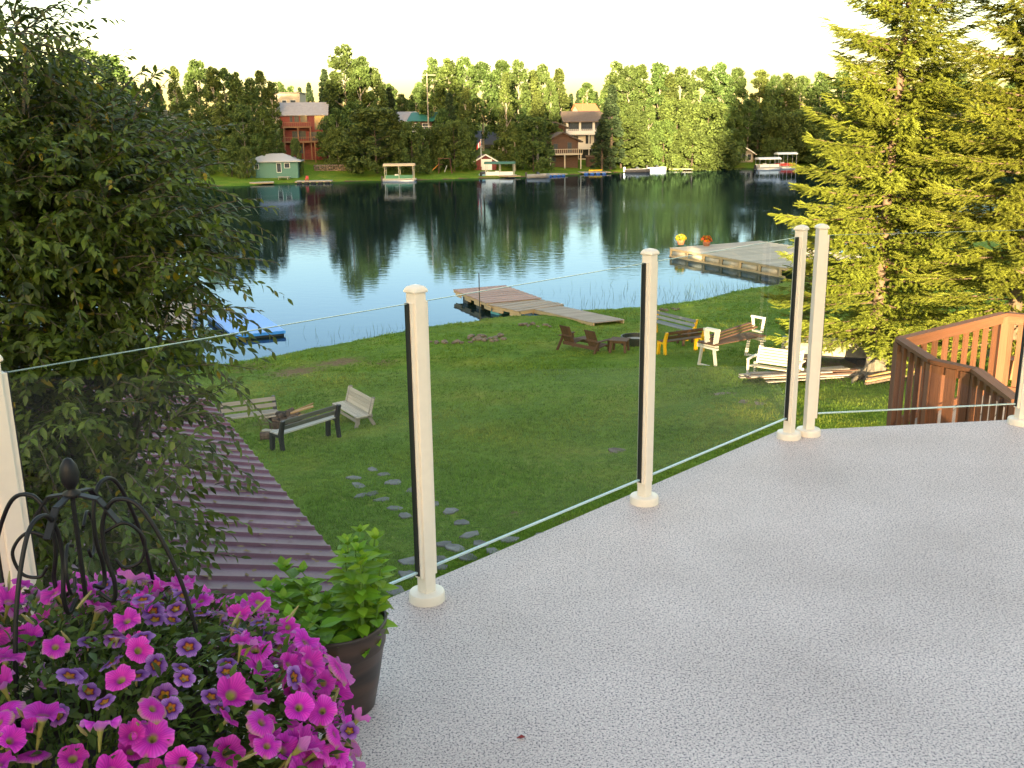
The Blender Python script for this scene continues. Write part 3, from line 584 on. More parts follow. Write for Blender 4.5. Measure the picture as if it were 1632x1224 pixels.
rc = G(1452, 425); rowboat('overturned_boat', 'second canoe upturned on the bank, orange red, right of the spruce trunk', (rc[0]+2.2, rc[1]+.5, rc[2]+.25), .25, 5.0, .95, .42, mat('orange_canoe', (.60, .16, .04), .4, .1))
rw = aty(1445, 352, 86); rowboat('rowboat', 'white boat moored on the water behind the right hand spruces', (rw[0], 84, ZW-.1), .05, 6.5, 2.0, .75, mat('white_hull', (.75, .74, .7), .35, .05), False)
# ---- brown stair landing on the right
def landing():
    zf, zr = -1.55, -.62
    A = atz(1434, 541, zr); B = atz(1601, 500, zr); B2 = atz(1636, 503, zr); Cc = atz(1487, 575, zr); D = atz(1556, 590, zr); E_ = atz(1622, 640, zr)
    t = thing('stair_landing', 'red brown stained wooden landing with picket railing right of the deck', 'landing', (A[0], A[1], zf-.2)); o = np.array([A[0], A[1], zf-.2])
    L = lambda p, z: (float(p[0]-o[0]), float(p[1]-o[1]), z-o[2])
    def run(p, q, n, w, both=True, zlow=zf-.22):
        d = (q-p)[:2]; ln = np.hypot(*d); d = d/ln; nn = np.array([-d[1], d[0], 0])
        board('hand_rail', L(p, zr), L(q, zr), .10, .035, redwood, t); board('top_rail', L(p, zr-.065), L(q, zr-.065), .04, .085, redwood, t); board('bottom_rail', L(p, zf+.02), L(q, zf+.02), .04, .085, redwood, t)
        for k in range(n):
            c = p+(q-p)*(k+.5)/n; board('picket', L(c+nn*.035, zlow), L(c+nn*.035, zr-.03), w, .025 if w > .07 else .038, redwood, t, up=(float(nn[0]), float(nn[1]), 0))
    run(Cc, A, 5, .034); run(D, Cc, 3, .10); run(E_, D, 6, .034); run(A, B, 10, .085); run(B, B2+(B2-B)*6, 12, .09)
    for p in (A, B, Cc, D, E_): board('newel_post', L(p, zf-1.2), L(p, zr-.03), .09, .09, redwood, t, up=(0, 1, 0))
    fl = [A, Cc, D, E_, E_+[4, -1.6, 0], B2+(B2-B)*6, B]; poly_ = [(float(q[0]-o[0]), float(q[1]-o[1])) for q in fl]
    # floor boards clipped to the landing outline
    ang = .95; ca, sa = math.cos(ang), math.sin(ang); uv = [(x*ca+y*sa, -x*sa+y*ca) for x, y in poly_]
    v0, v1 = min(q[1] for q in uv), max(q[1] for q in uv); fw_ = .14
    for k in range(int((v1-v0)/fw_)):
        vc = v0+(k+.5)*fw_; xs = []
        for (a, b), (c, d) in zip(uv, uv[1:]+uv[:1]):
            if (b-vc)*(d-vc) < 0: xs.append(a+(vc-b)/(d-b)*(c-a))
        xs.sort()
        for a, c in zip(xs[::2], xs[1::2]): board('floor_board', (a*ca-vc*sa, a*sa+vc*ca, .185), (c*ca-vc*sa, c*sa+vc*ca, .185), fw_-.012, .03, greywood, t)
    for p in (A, B, E_): board('support_post', L(p, gz(p[0], p[1])), L(p, zf-.2), .14, .14, redwood, t, up=(0, 1, 0))
    g = atz(1612, 603, zf); k = thing('clay_pot', 'small brown pot on the wooden stair landing', 'pot', (g[0], g[1], zf)); MB().lathe([(.09, 0), (.13, .24), (.14, .26), (.11, .24)], 14).build('pot', mat('terracotta', ()), k)
landing()

# ================================================================ PLANTS ON THE DECK
leafy = leafmat('fresh_leaf', trans=.35, rough=.45); willow = leafmat('willow_leaf', trans=.35, rough=.42, spec=.35); needles = leafmat('needles', trans=.25, rough=.6, spec=.2); farleaf = leafmat('tree_leaf', trans=.3, rough=.6, spec=.2)
def leaf_template(w=.28, fold=.10, curl=.12, serr=0):
    v = [(0, 0, 0)]
    for x, ww in ((.22, .75), (.48, 1.0), (.75, .62)): v += [(x, -w/2*ww, fold*ww-curl*x*x), (x, 0, -curl*x*x), (x, w/2*ww, fold*ww-curl*x*x)]
    v += [(1, 0, -curl)]
    f = [(0, 1, 2), (0, 2, 3)]
    for i in (1, 4): f += [(i, i+3, i+4), (i, i+4, i+1), (i+1, i+4, i+5), (i+1, i+5, i+2)]
    f += [(7, 10, 8), (8, 10, 9)]
    return np.array(v, float), np.array(f)
def leaf_mesh(name, m, c, **k):
    v, f = leaf_template(**k); me = bpy.data.meshes.new(name); me.from_pydata(v.tolist(), [], f.tolist()); me.materials.append(m)
    a = me.attributes.new('Col', 'FLOAT_COLOR', 'POINT'); a.data.foreach_set('color', np.tile([*c, 1.], len(v)).astype(np.float32)); return me
def leaf_obj(name, me, parent, R_, T, s):
    o = link(name, me, None, parent); M_ = np.eye(4); M_[:3, :3] = R_*s; M_[:3, 3] = T; o.matrix_local = Matrix(M_.tolist()); return o
# mint in a bronze pot
def mint():
    c = np.array([-.490, 2.43]); t = thing('potted_mint', 'dark bronze plastic pot of bright green mint at the deck edge', 'potted plant', (c[0], c[1], 0))
    pm = mat('bronze_plastic', (.030, .021, .017), .38, .5, 5, .05, c2=(.075, .04, .028), detail=8, grain=(1, 1, 6))
    smooth(MB().lathe([(.088, 0), (.095, .004), (.112, .09), (.128, .185), (.131, .190), (.133, .196), (.138, .255), (.140, .262), (.136, .266), (.130, .262), (.126, .22), (.124, .20)], 48).build('pot', pm, t))
    MB().lathe([(.124, .205), (.06, .215), (.01, .22)], 24).build('soil', mat('potting_soil', (.03, .02, .014), .95, .5, 60, .8), t)
    greens = [leaf_mesh('mint_leaf_%d' % i, leafy, cc, w=.62, fold=.06, curl=.16) for i, cc in enumerate([(.12, .27, .018), (.16, .33, .022), (.10, .23, .016), (.21, .38, .03)])]
    rr = random.Random(2); stem = mat('green_stem', (.10, .2, .03), .6)
    stems = []
    for k in range(46):   # low bushy mint on the left, taller stems on the right
        a = rr.random()*6.28; r_ = .115*math.sqrt(rr.random()); bx, by = r_*math.cos(a), r_*math.sin(a); tall = bx > .02
        h = (.07+.09*rr.random()) if not tall else (.13+.20*rr.random()); ox, oy = (bx*.75-.045, by*.6-.02) if not tall else (bx*.25-.005, by*.5-.02); stems.append((bx, by, h, ox, oy, tall))
    for bx, by, h, ox, oy, tall in stems:
        pts = [(bx+ox*q*q, by+oy*q*q, .20+h*q) for q in np.linspace(0, 1, 6)]; MB().tube(pts, [.0028]*5+[.0015], 5).build('stem', stem, t)
        nodes_ = max(5, int(h/.026))
        for i in range(1, nodes_+1):
            q = i/nodes_; p = np.array([bx+ox*q*q, by+oy*q*q, .20+h*q]); a0 = i*1.571+rr.random()*.5
            for s in range(2 if i < nodes_ else 4):
                a = a0+s*(math.pi if i < nodes_ else 1.571); el = .1+.5*q*rr.random()+(.5 if i == nodes_ else 0)-.25*(1-q)
                D = np.array([[math.cos(a)*math.cos(el), math.sin(a)*math.cos(el), math.sin(el)]]); R_ = frames(D, np.array([[.15*(rr.random()-.5), -.2, 1.]]))[0]
                sz = (.062 if not tall else .055)*(.65+.5*rr.random())*(1 if i < nodes_ else .6); leaf_obj('leaf', greens[rr.randrange(4)], t, R_, p, sz)
    big = leaf_mesh('broad_leaf', leafy, (.16, .24, .02), w=.8, fold=.05, curl=.3)
    for p, a, s in (((.09, -.02, .27), .2, .075), ((.03, -.07, .25), -1.2, .06), ((.11, .04, .30), .6, .07)): leaf_obj('leaf', big, t, frames(np.array([[math.cos(a), math.sin(a), -.5]]), np.array([[0, -.3, 1.]]))[0], p, s)
mint()
# petunias
def flower_material(name, stops, tube):
    m = bpy.data.materials.new(name); n, l, b = nodes(m); tc = n.new('ShaderNodeTexCoord'); sx = n.new('ShaderNodeSeparateXYZ'); l.new(tc.outputs['Object'], sx.inputs[0])
    def mt(op, a, c=None, v=None):
        q = n.new('ShaderNodeMath'); q.operation = op; l.new(a, q.inputs[0])
        if c is not None: l.new(c, q.inputs[1])
        if v is not None: q.inputs[1].default_value = v
        return q.outputs[0]
    r = mt('SQRT', mt('ADD', mt('MULTIPLY', sx.outputs[0], sx.outputs[0]), mt('MULTIPLY', sx.outputs[1], sx.outputs[1])))
    an = n.new('ShaderNodeMath'); an.operation = 'ARCTAN2'; l.new(sx.outputs[1], an.inputs[0]); l.new(sx.outputs[0], an.inputs[1])
    star = mt('MULTIPLY', mt('COSINE', mt('MULTIPLY', an.outputs[0], v=5)), v=.06); r2 = mt('ADD', r, star)
    rp = n.new('ShaderNodeValToRGB'); e = rp.color_ramp.elements
    while len(e) < len(stops): e.new(.5)
    for q, (p, c) in zip(e, stops): q.position = p; q.color = (*c, 1)
    l.new(r2, rp.inputs[0])
    oi = n.new('ShaderNodeObjectInfo'); hs = n.new('ShaderNodeHueSaturation'); mr = n.new('ShaderNodeMapRange'); mr.inputs[3].default_value = .75; mr.inputs[4].default_value = 1.15; l.new(oi.outputs['Random'], mr.inputs[0]); l.new(mr.outputs[0], hs.inputs['Value'])
    m2 = n.new('ShaderNodeMapRange'); m2.inputs[3].default_value = .475; m2.inputs[4].default_value = .51; l.new(mt('FRACT', mt('MULTIPLY', oi.outputs['Random'], v=13.7)), m2.inputs[0]); l.new(m2.outputs[0], hs.inputs['Hue'])
    vn = n.new('ShaderNodeMapRange'); vn.inputs[1].default_value = -1; vn.inputs[3].default_value = .84; vn.inputs[4].default_value = 1.06; l.new(mt('COSINE', mt('MULTIPLY', an.outputs[0], v=30)), vn.inputs[0])
    vm = n.new('ShaderNodeMix'); vm.data_type = 'RGBA'; vm.blend_type = 'MULTIPLY'; vm.inputs[0].default_value = 1; l.new(rp.outputs[0], vm.inputs[6]); l.new(vn.outputs[0], vm.inputs[7]); l.new(vm.outputs[2], hs.inputs['Color'])
    ge = n.new('ShaderNodeNewGeometry'); bk = n.new('ShaderNodeMix'); bk.data_type = 'RGBA'; bf = mt('MULTIPLY_ADD', ge.outputs['Backfacing'], v=-.4); bf.node.inputs[2].default_value = .4; l.new(bf, bk.inputs[0]); l.new(hs.outputs[0], bk.inputs[6]); bk.inputs[7].default_value = (.62, .40, .66, 1)
    gt = n.new('ShaderNodeMapRange'); gt.inputs[1].default_value = -.10; gt.inputs[2].default_value = -.30; l.new(sx.outputs[2], gt.inputs[0])
    mx = n.new('ShaderNodeMix'); mx.data_type = 'RGBA'; l.new(gt.outputs[0], mx.inputs[0]); l.new(bk.outputs[2], mx.inputs[6]); mx.inputs[7].default_value = (*tube, 1)
    l.new(mx.outputs[2], b.inputs['Base Color']); b.inputs['Roughness'].default_value = .55; b.inputs['Specular IOR Level'].default_value = .2
    tr = n.new('ShaderNodeBsdfTranslucent'); l.new(mx.outputs[2], tr.inputs[0]); ms = n.new('ShaderNodeMixShader'); ms.inputs[0].default_value = .45
    l.new(b.outputs[0], ms.inputs[1]); l.new(tr.outputs[0], ms.inputs[2]); l.new(ms.outputs[0], n['Material Output'].inputs['Surface']); return m
def flower_mesh(name, m, seed, lobe=.16, ruffle=.05, tube=1.0, cup=0.):
    rr = random.Random(seed); n = 30; v = []; ph = rr.random()*6
    rings = [(.05, -1.0*tube), (.085, -.75*tube), (.11, -.45*tube), (.17, -.22*tube), (.33, -.06), (.68, .02), (1.0, .0)]
    for i, (r, z) in enumerate(rings):
        for k in range(n):
            a = 6.2832*k/n; q = 1; dz = 0
            if i >= 5: lb = abs(math.cos(2.5*a)); q = 1-lobe*(1-lb**.6)*(1 if i == 6 else .5)+(.03*math.sin(11*a+ph) if i == 6 else 0); dz = ruffle*(math.sin(5*a+ph)+.7*math.sin(8*a+2*ph))*(1 if i == 6 else .45)-(.10*rr.random() if i == 6 else 0)
            v.append((r*q*(1-.35*max(0, cup)*(i >= 5))*math.cos(a), r*q*math.sin(a)*(1-.35*max(0, cup)*(i >= 5)), z+dz+(cup*(r-.3)**1.3 if r > .33 else 0)))
    f = [(i*n+k, i*n+(k+1) % n, (i+1)*n+(k+1) % n, (i+1)*n+k) for i in range(len(rings)-1) for k in range(n)]
    me = bpy.data.meshes.new(name); me.from_pydata(v, [], f); me.materials.append(m)
    for p in me.polygons: p.use_smooth = True
    return me
PC = np.array([-.86, 1.62]); PZ = .43
def planter():
    t = thing('petunia_planter', 'round planter overflowing with magenta and purple petunias in the near corner', 'planter', (PC[0], PC[1], 0))
    MB().lathe([(.20, 0), (.28, .36), (.30, .40), (.27, .40), (.25, .34)], 40).build('pot', mat('dark_pot', (.03, .025, .022), .5, .3), t)
    rr = random.Random(21)
    mag = flower_material('magenta_petals', [(0, (.45, .30, .02)), (.07, (.30, .10, .10)), (.16, (.46, .02, .36)), (.45, (.70, .035, .46)), (.8, (.80, .065, .56)), (1, (.86, .14, .64))], (.36, .34, .09))
    pur = flower_material('purple_star_petals', [(0, (.50, .20, .01)), (.30, (.42, .16, .01)), (.40, (.07, .004, .05)), (.52, (.22, .06, .34)), (.95, (.52, .22, .62))], (.34, .30, .12))
    pet = [flower_mesh('petunia_%d' % i, mag, i, .14+.03*(i % 3), .05+.035*(i % 4), 1.0+.25*(i % 3), -.28+.11*i) for i in range(8)]; cal = [flower_mesh('calibrachoa_%d' % i, pur, i+10, .2, .03, .8) for i in range(2)]
    Rx, Ry, Rz = .52, .40, .27
    def surf(th, ph, k=1.0): return np.array([Rx*k*math.cos(th)*math.cos(ph), Ry*k*math.sin(th)*math.cos(ph), PZ+Rz*k*math.sin(ph)])
    spots = []; tries = 0
    while len(spots) < 540 and tries < 30000:
        tries += 1; th = rr.random()*6.283; ph = math.asin(rr.random()*1.25-.25) if True else 0
        p = surf(th, ph, .93+.17*rr.random()); r_ = .022+.014*rr.random()
        if all(np.linalg.norm(p-q) > (r_+s)*.50 for q, s, *_ in spots): spots.append((p, r_, th, ph))
    for p, r_, th, ph in spots:
        # the star-eyed small flowers grow in a patch in the middle, trumpet petunias round it
        w = p+[PC[0], PC[1], 0]; star = (abs(p[0]-.22) < .14 and abs(p[1]+.02) < .22 and rr.random() < .75) or rr.random() < .05
        nrm = np.array([math.cos(th)*math.cos(ph)*.9, math.sin(th)*math.cos(ph)*.9, math.sin(ph)+.35])+np.array([rr.gauss(0, .5), rr.gauss(-.12, .5), rr.gauss(.25, .35)])
        nrm /= np.linalg.norm(nrm); R_ = frames(np.cross(nrm, [[.3, .9, .2]]), nrm[None])[0]; s = r_*1.05 if not star else .0185+.005*rr.random()
        o = leaf_obj('flower', (cal[rr.randrange(2)] if star else pet[rr.randrange(8)]), t, R_, p, s); o.scale[2] *= .9+.5*rr.random()
    for k in range(45):    # closed buds
        th = rr.random()*6.283; ph = math.asin(rr.random()); p = surf(th, ph, .98+.1*rr.random()); d = np.array([math.cos(th)*.7+rr.gauss(0, .3), math.sin(th)*.7, .9]); d /= np.linalg.norm(d)
        MB().tube([p, p+d*.02, p+d*.042], [.002, .0035, .0012], 5).build('bud', mat('bud_green', (.28, .26, .10), .6), t)
    n = 11000; th = RNG.uniform(0, 2*np.pi, n); ph = np.arcsin(RNG.uniform(-.45, 1, n)); k = RNG.uniform(.62, 1.03, n)
    T = np.stack([Rx*k*np.cos(th)*np.cos(ph), Ry*k*np.sin(th)*np.cos(ph), PZ+Rz*k*np.sin(ph)], 1); D = np.stack([np.cos(th), np.sin(th), .6*np.ones(n)], 1)+RNG.normal(0, .6, (n, 3))
    tv, tf = leaf_template(.42, .05, .2); V, F = batch(tv, tf, frames(D, unit(n)*.6+[0, 0, 1]), T, RNG.uniform(.016, .034, n))
    npmesh('foliage', V, F, leafy, t, percol(np.array([.06, .115, .018])*RNG.uniform(.55, 1.7, (n, 1))*RNG.uniform(.9, 1.1, (n, 3)), len(tv)), kind='stuff')
    st_ = MB(); 
    for k in range(120):
        a = rr.random()*6.283; ph = math.asin(rr.random()*1.2-.2); p = surf(a, ph, .9); q = np.array([.1*math.cos(a), .1*math.sin(a), .36]); mid = (p+q)/2+[0, 0, .06]; st_.tube([q, mid, p], [.002, .002, .0012], 4, False)
    st_.build('stems', MATS['green_stem'], t)['kind'] = 'stuff'
planter()
# wrought iron trellis
def trellis():
    c = np.array([-.815, 1.70]); t = thing('garden_trellis', 'black wrought iron obelisk trellis with egg finial rising from the petunias', 'trellis', (c[0], c[1], 0)); iron = mat('black_iron', (.008, .008, .009), .48, .2, 20, .1, spec=.3)
    def curve(P, n=8):
        P = [np.array(p, float) for p in P]; P = [2*P[0]-P[1]]+P+[2*P[-1]-P[-2]]; out = []
        for i in range(1, len(P)-2):
            for q in np.linspace(0, 1, n, endpoint=False):
                a, b, c_, d = P[i-1:i+3]; out.append(.5*((2*b)+(-a+c_)*q+(2*a-5*b+4*c_-d)*q*q+(-a+3*b-3*c_+d)*q**3))
        return out+[P[-2]]
    for k, a in enumerate((-.12, -1.75, 2.95, 1.35)):
        ca, sa = math.cos(a), math.sin(a); X = lambda r, z: (r*ca, r*sa, z)
        MB().tube(curve([X(.235, .36), X(.222, .58), X(.19, .76), X(.135, .885), X(.085, .905), X(.055, .865), X(.050, .80), X(.062, .74), X(.055, .70), X(.028, .715)]), .0042, 8).build('hoop', iron, t, True)
        b = a+.4; cb, sb = math.cos(b), math.sin(b); Y = lambda r, z: (r*cb, r*sb, z)
        MB().tube(curve([Y(.045, .83), Y(.085, .845), Y(.115, .81), Y(.105, .765), Y(.075, .755), Y(.06, .775)]), .0033, 7).build('scroll', iron, t, True)
        MB().beam((0, 0, .915), (.05*ca, .05*sa, .905), .014, .004).build('strap', iron, t); MB().beam((.05*ca, .05*sa, .905), (.085*ca, .085*sa, .86), .014, .004).build('strap', iron, t)
    MB().lathe([(.015, .908), (.016, .917), (.007, .922), (.009, .927), (.0155, .937), (.0175, .952), (.0145, .969), (.007, .981), (.0015, .984)], 24).build('finial', iron, t, True)
    MB().tube([(0, 0, .70), (0, 0, .91)], .0045, 8).build('centre_rod', iron, t)
trellis()
# ================================================================ TREES
def willow_tree():
    base = np.array([-4.6, 7.2, gz(-4.6, 7.2)]); t = thing('willow_tree', 'big dark leafy willow close to the deck on the left', 'tree', base)
    wb = mat('willow_bark', (.085, .075, .055), .9, .4, 9, .5); rr = random.Random(12); RN = np.random.default_rng(5)
    # crown lobes: centre (world), radii, number of leafy shoots
    lobes = []
    for px, py, Y, r, n in ((70, 50, 7.0, .32, 34), (120, 40, 6.9, .16, 8), (75, 220, 7.5, .70, 260), (180, 270, 7.3, .62, 240), (255, 280, 7.0, .5, 150), (60, 360, 6.9, .9, 360), (220, 370, 6.8, .72, 280), (325, 385, 6.6, .36, 80),
            (80, 520, 6.5, .85, 330), (240, 490, 6.3, .5, 110), (345, 490, 6.2, .27, 34), (330, 570, 6.0, .22, 22), (50, 680, 6.0, .72, 270), (200, 650, 5.8, .42, 110), (300, 690, 5.5, .3, 48), (300, 790, 5.2, .28, 46), (110, 820, 5.5, .6, 190), (215, 870, 5.0, .36, 70), (280, 950, 4.8, .2, 26), (-180, 420, 7.0, 1.2, 220)):
        lobes.append((aty(px-78 if px > 0 else px, py+12, Y), (r, r, r*.9), int(n*(1.45 if px < 130 else 1.15 if px < 230 else .66))))
    # stems from the stool at the base to every lobe
    for k, (c, r, n) in enumerate(lobes):
        c = np.array(c)-base; p0 = np.array([rr.gauss(0, .25), rr.gauss(0, .25), -.2]); m1 = p0*.6+c*.35+[0, 0, .5]; pts = [p0, m1, c*.75+[0, 0, .1], c]
        MB().tube(pts, [.11, .06, .028, .006], 7).build('stem', wb, t, True)
    SV = MB(); Ts, Ds, Us, Ss, Cs = [], [], [], [], []
    axis = np.array([-4.4, 7.0])
    for c, r, n in lobes:
        c = np.array(c); r = np.array(r); D = RN.normal(size=(n, 3)); D /= np.linalg.norm(D, axis=1)[:, None]; P = c+D*r*RN.uniform(.35, 1.0, (n, 1))**.6
        for p, d in zip(P, D):
            out = np.array([p[0]-axis[0], p[1]-axis[1], .3]); out /= np.linalg.norm(out); d0 = .55*d+.55*out+np.array([0, -.12, .25])+RN.normal(0, .25, 3); d0 /= np.linalg.norm(d0)
            L = RN.uniform(.30, .70); ns = 5; sag = RN.uniform(.15, .5)*L
            pts = [p+d0*L*q-np.array([0, 0, sag*q*q]) for q in np.linspace(0, 1, ns)]
            if RN.random() < .6: SV.tube([q-base for q in pts], [.006, .005, .004, .003, .002], 4, False)
            nl = int(L/.030); hue = RN.uniform(0, 1)
            for i in range(nl):
                q = (i+.5)/nl; pp_ = p+d0*L*q-np.array([0, 0, sag*q*q]); tg = d0*L-np.array([0, 0, 2*sag*q]); tg /= np.linalg.norm(tg)
                sd_ = np.cross(tg, [0, 0, 1.]); sd_ /= np.linalg.norm(sd_)+1e-6; a = i*2.4+RN.normal(0, .3); side = sd_*math.cos(a)+np.cross(sd_, tg)*math.sin(a)*.7
                Ds.append(tg*.75+side*.8+np.array([0, 0, -.35])); Ts.append(pp_); Ss.append(RN.uniform(.065, .115)*(1-.35*q)); Us.append(np.array([0, -.15, 1.])+RN.normal(0, .35, 3))
                yel = RN.random() < .02; Cs.append((.24, .20, .015) if yel else np.array([.070, .112, .015])*(.5+.9*hue)*RN.uniform(.7, 1.4))
    Ts, Ds, Us, Ss, Cs = map(np.array, (Ts, Ds, Us, Ss, Cs)); keep = Ts[:, 1] > 3.6
    # keep the leaves off the deck railing
    lin = (Ts[:, :2]-P2)@n1; keep &= lin > .35; Ts, Ds, Us, Ss, Cs = Ts[keep], Ds[keep], Us[keep], Ss[keep], Cs[keep]
    Rm = frames(Ds, Us); tv, tf = leaf_template(.40, .05, .14)
    dist = np.linalg.norm(Ts-CAM, axis=1); rel = Ts-CAM; fw = rel@FW; px_ = rel@RT/fw*FPX+816; py_ = 612-rel@UP/fw*FPX; vis = (px_ > 5) & (px_ < 700) & (py_ > 5)
    order = np.argsort(np.where(vis, dist, 99))[:300]; m = np.ones(len(Ts), bool); m[order] = False
    V, F = batch(tv, tf, Rm[m], Ts[m]-base, Ss[m]); npmesh('foliage', V, F, willow, t, percol(Cs[m], len(tv)), kind='stuff')
    ms = [leaf_mesh('willow_leaf_%d' % i, willow, tuple(np.array([.066, .105, .015])*k), w=.40, fold=.05, curl=.14) for i, k in enumerate((.7, 1., 1.3))]
    for j, i in enumerate(order): leaf_obj('leaf', ms[j % 3], t, Rm[i], Ts[i]-base, Ss[i])
    SV.build('twigs', wb, t)['kind'] = 'stuff'
willow_tree()
def needle_sprig():
    v = []; f = []; rr = random.Random(1)
    for i in range(20):
        x = .03+.95*(i+.5)/20; a = i*2.4; d = Vector((.75, math.cos(a)*.8, math.sin(a)*.55)).normalized(); L = .30*(1-.3*x); w = Vector((.3, -math.sin(a), math.cos(a)))*.050
        p = Vector((x, 0, 0)); k = len(v); v += [p-w, p+w, p+d*L]; f.append((k, k+1, k+2))
    v += [Vector((0, -.012, 0)), Vector((0, .012, 0)), Vector((1, 0, 0))]; f.append((len(v)-3, len(v)-2, len(v)-1))
    return np.array([tuple(q) for q in v]), np.array(f)
def spruce_tree(label, base, H, Lmax, seed, low=.10, dens=1.0, lean=(0, 0), name='spruce_tree', tone=1.0):
    base = np.array(base, float); RN = np.random.default_rng(seed); t = thing(name, label, 'tree', base)
    bk = mat('spruce_bark', (.13, .085, .055), .9, .35, 8, .7); zz = np.linspace(0, 1, 12)
    ax = lambda u: np.array([lean[0]*u+.06*math.sin(u*5+seed), lean[1]*u, H*u])
    MB().tube([ax(u)-[0, 0, .2*(u == 0)] for u in zz], [.012+.0105*H*(1-u)**.9 for u in zz], 9).build('trunk', bk, t, True)
    BR = MB(); T, D, U, S, C = [], [], [], [], []
    z = low*H
    while z < H*.99:
        u = z/H; nb = RN.integers(4, 7); a0 = RN.uniform(0, 6.28)
        for b in range(nb):
            a = a0+b*6.283/nb+RN.normal(0, .18); L = Lmax*((1-u)**.72)*RN.uniform(.72, 1.1)*(1 if u > .2 else .75+u)+.12; zs = z+RN.normal(0, .08); rise = (-.10+.50*u)+RN.normal(0, .06)
            h = np.array([math.cos(a), math.sin(a), 0]); sd_ = np.array([-math.sin(a), math.cos(a), 0]); o = ax(zs/H)
            curve = lambda q: o+h*L*q+np.array([0, 0, L*(rise*q-.22*q*q*(1-u)+.20*q**3)])
            if L > .5: BR.tube([curve(q) for q in (0, .3, .6, .9)], [.008+.010*L, .006+.007*L, .004+.004*L, .004], 4, False)
            nt = max(6, int(L/.036*dens)); hue = RN.uniform(.8, 1.2)
            for i in range(nt):
                q = .05+.95*(i+RN.uniform(0, 1))/nt
                if q < .25 and RN.random() < .5*(1-u): continue
                p = curve(q)+RN.normal(0, 1, 3)*[.03, .03, .05+.03*L*(1-q)]; s = 1 if i % 2 else -1; tl = (.16+.42*L*.34*(1-q)**.7)*RN.uniform(.7, 1.25); tl = min(tl, .75)
                d = h*(.75+.5*q)+sd_*s*RN.uniform(.55, 1.0)+np.array([0, 0, RN.normal(-.16, .24)])
                if q > .93: d = h+sd_*RN.normal(0, .3)+np.array([0, 0, .2])
                d /= np.linalg.norm(d)
                nsub = 1+int(tl/.22)
                for j in range(nsub):
                    pj = p+d*tl*j/nsub; T.append(pj); dd = d+(sd_*RN.normal(0, .35)+np.array([0, 0, RN.normal(-.02, .18)])); D.append(dd); U.append(np.array([0, 0, 1.])+RN.normal(0, .2, 3)); S.append(max(.24, tl/nsub*1.4)*RN.uniform(.85, 1.2))
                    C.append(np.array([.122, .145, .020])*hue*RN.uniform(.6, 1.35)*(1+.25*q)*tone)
        z += (.22+.16*(1-u))*RN.uniform(.75, 1.3)
    tv, tf = needle_sprig(); T, D, U, S, C = map(np.array, (T, D, U, S, C)); V, F = batch(tv, tf, frames(D, U), T, S)
    npmesh('crown', V, F, needles, t, percol(C, len(tv)), kind='stuff'); BR.build('branches', bk, t)['kind'] = 'stuff'
    print('spruce', len(T), 'twigs'); return t
sA = G(1391, 585); sB = G(1572, 545)
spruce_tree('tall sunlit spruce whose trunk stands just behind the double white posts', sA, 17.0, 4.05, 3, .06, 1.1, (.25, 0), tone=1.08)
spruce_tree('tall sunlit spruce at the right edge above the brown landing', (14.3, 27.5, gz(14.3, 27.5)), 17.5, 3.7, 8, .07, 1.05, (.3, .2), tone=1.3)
spruce_tree('younger spruce standing between and behind the two tall sunlit spruces', (14.6, 35.0, gz(14.6, 35.0)), 11.0, 2.9, 15, .06, .5)
spruce_tree('slender young spruce behind the white bench, left of the tall spruce trunk', (11.6, 37.0, gz(11.6, 37.0)), 5.4, 1.6, 21, .05, .6)
# ---- trees of the far bank: a few kinds, each built once and copied
def clump_tree(kind, seed, H, shape, ncl, nleaf, leafsize, trunk, crown0, colr, cr=1.0):
    RN = np.random.default_rng(seed); root = bpy.data.objects.new(kind, None)
    bk = mat('pale_trunk', (.30, .27, .22), .9, .3, 4) if trunk == 'pale' else mat('dark_trunk', (.08, .06, .045), .9, .3, 4)
    T = []; C = []
    for i in range(ncl):
        u = RN.uniform(0, 1)**.9; zc = crown0+(1-crown0)*u; r = shape(u)*RN.uniform(.25, 1)**.5; a = RN.uniform(0, 6.283); c = np.array([r*math.cos(a), r*math.sin(a), zc*H]); s = RN.uniform(.55, 1.0)*cr
        d = RN.normal(size=(nleaf, 3)); d /= np.linalg.norm(d, axis=1)[:, None]; T.append(c+d*RN.uniform(.3, 1, (nleaf, 1))**.5*[s, s, s*1.15]); C.append(np.tile(np.array(colr)*RN.uniform(.7, 1.3), (nleaf, 1))*RN.uniform(.75, 1.25, (nleaf, 1)))
    T = np.concatenate(T); C = np.concatenate(C); T = T[T[:, 2] > .2]; C = C[:len(T)]; n = len(T)
    tv = np.array([(-.5, 0, 0), (0, -.32, .08), (.5, 0, 0), (0, .32, .08)]); D = RN.normal(size=(n, 3)); U_ = RN.normal(size=(n, 3))+[0, 0, .6]
    V, F = batch(tv, np.array([[0, 1, 2, 3]]), frames(D, U_), T, leafsize*RN.uniform(.6, 1.3, n))
    crown = npmesh('crown', V, F, farleaf, None, percol(C, 4), kind='stuff'); mb = MB(); mb.tube([(0, 0, -1), (.1, 0, H*.4), (0, .05, H*.9)], [.016*H, .011*H, .02], 6, False)
    for i in range(9): a = i*2.4; z0 = H*(crown0+.05+.06*i); r = shape(min(1, i/9))*.8; mb.tube([(0, 0, z0), (r*.6*math.cos(a), r*.6*math.sin(a), z0+H*.07), (r*math.cos(a), r*math.sin(a), z0+H*.12)], [.006*H, .004*H, .01], 4, False)
    tk = mb.build('trunk', bk); md = (crown.data, tk.data); bpy.data.objects.remove(crown); bpy.data.objects.remove(tk); bpy.data.objects.remove(root)
    return md, H
KIND = {}
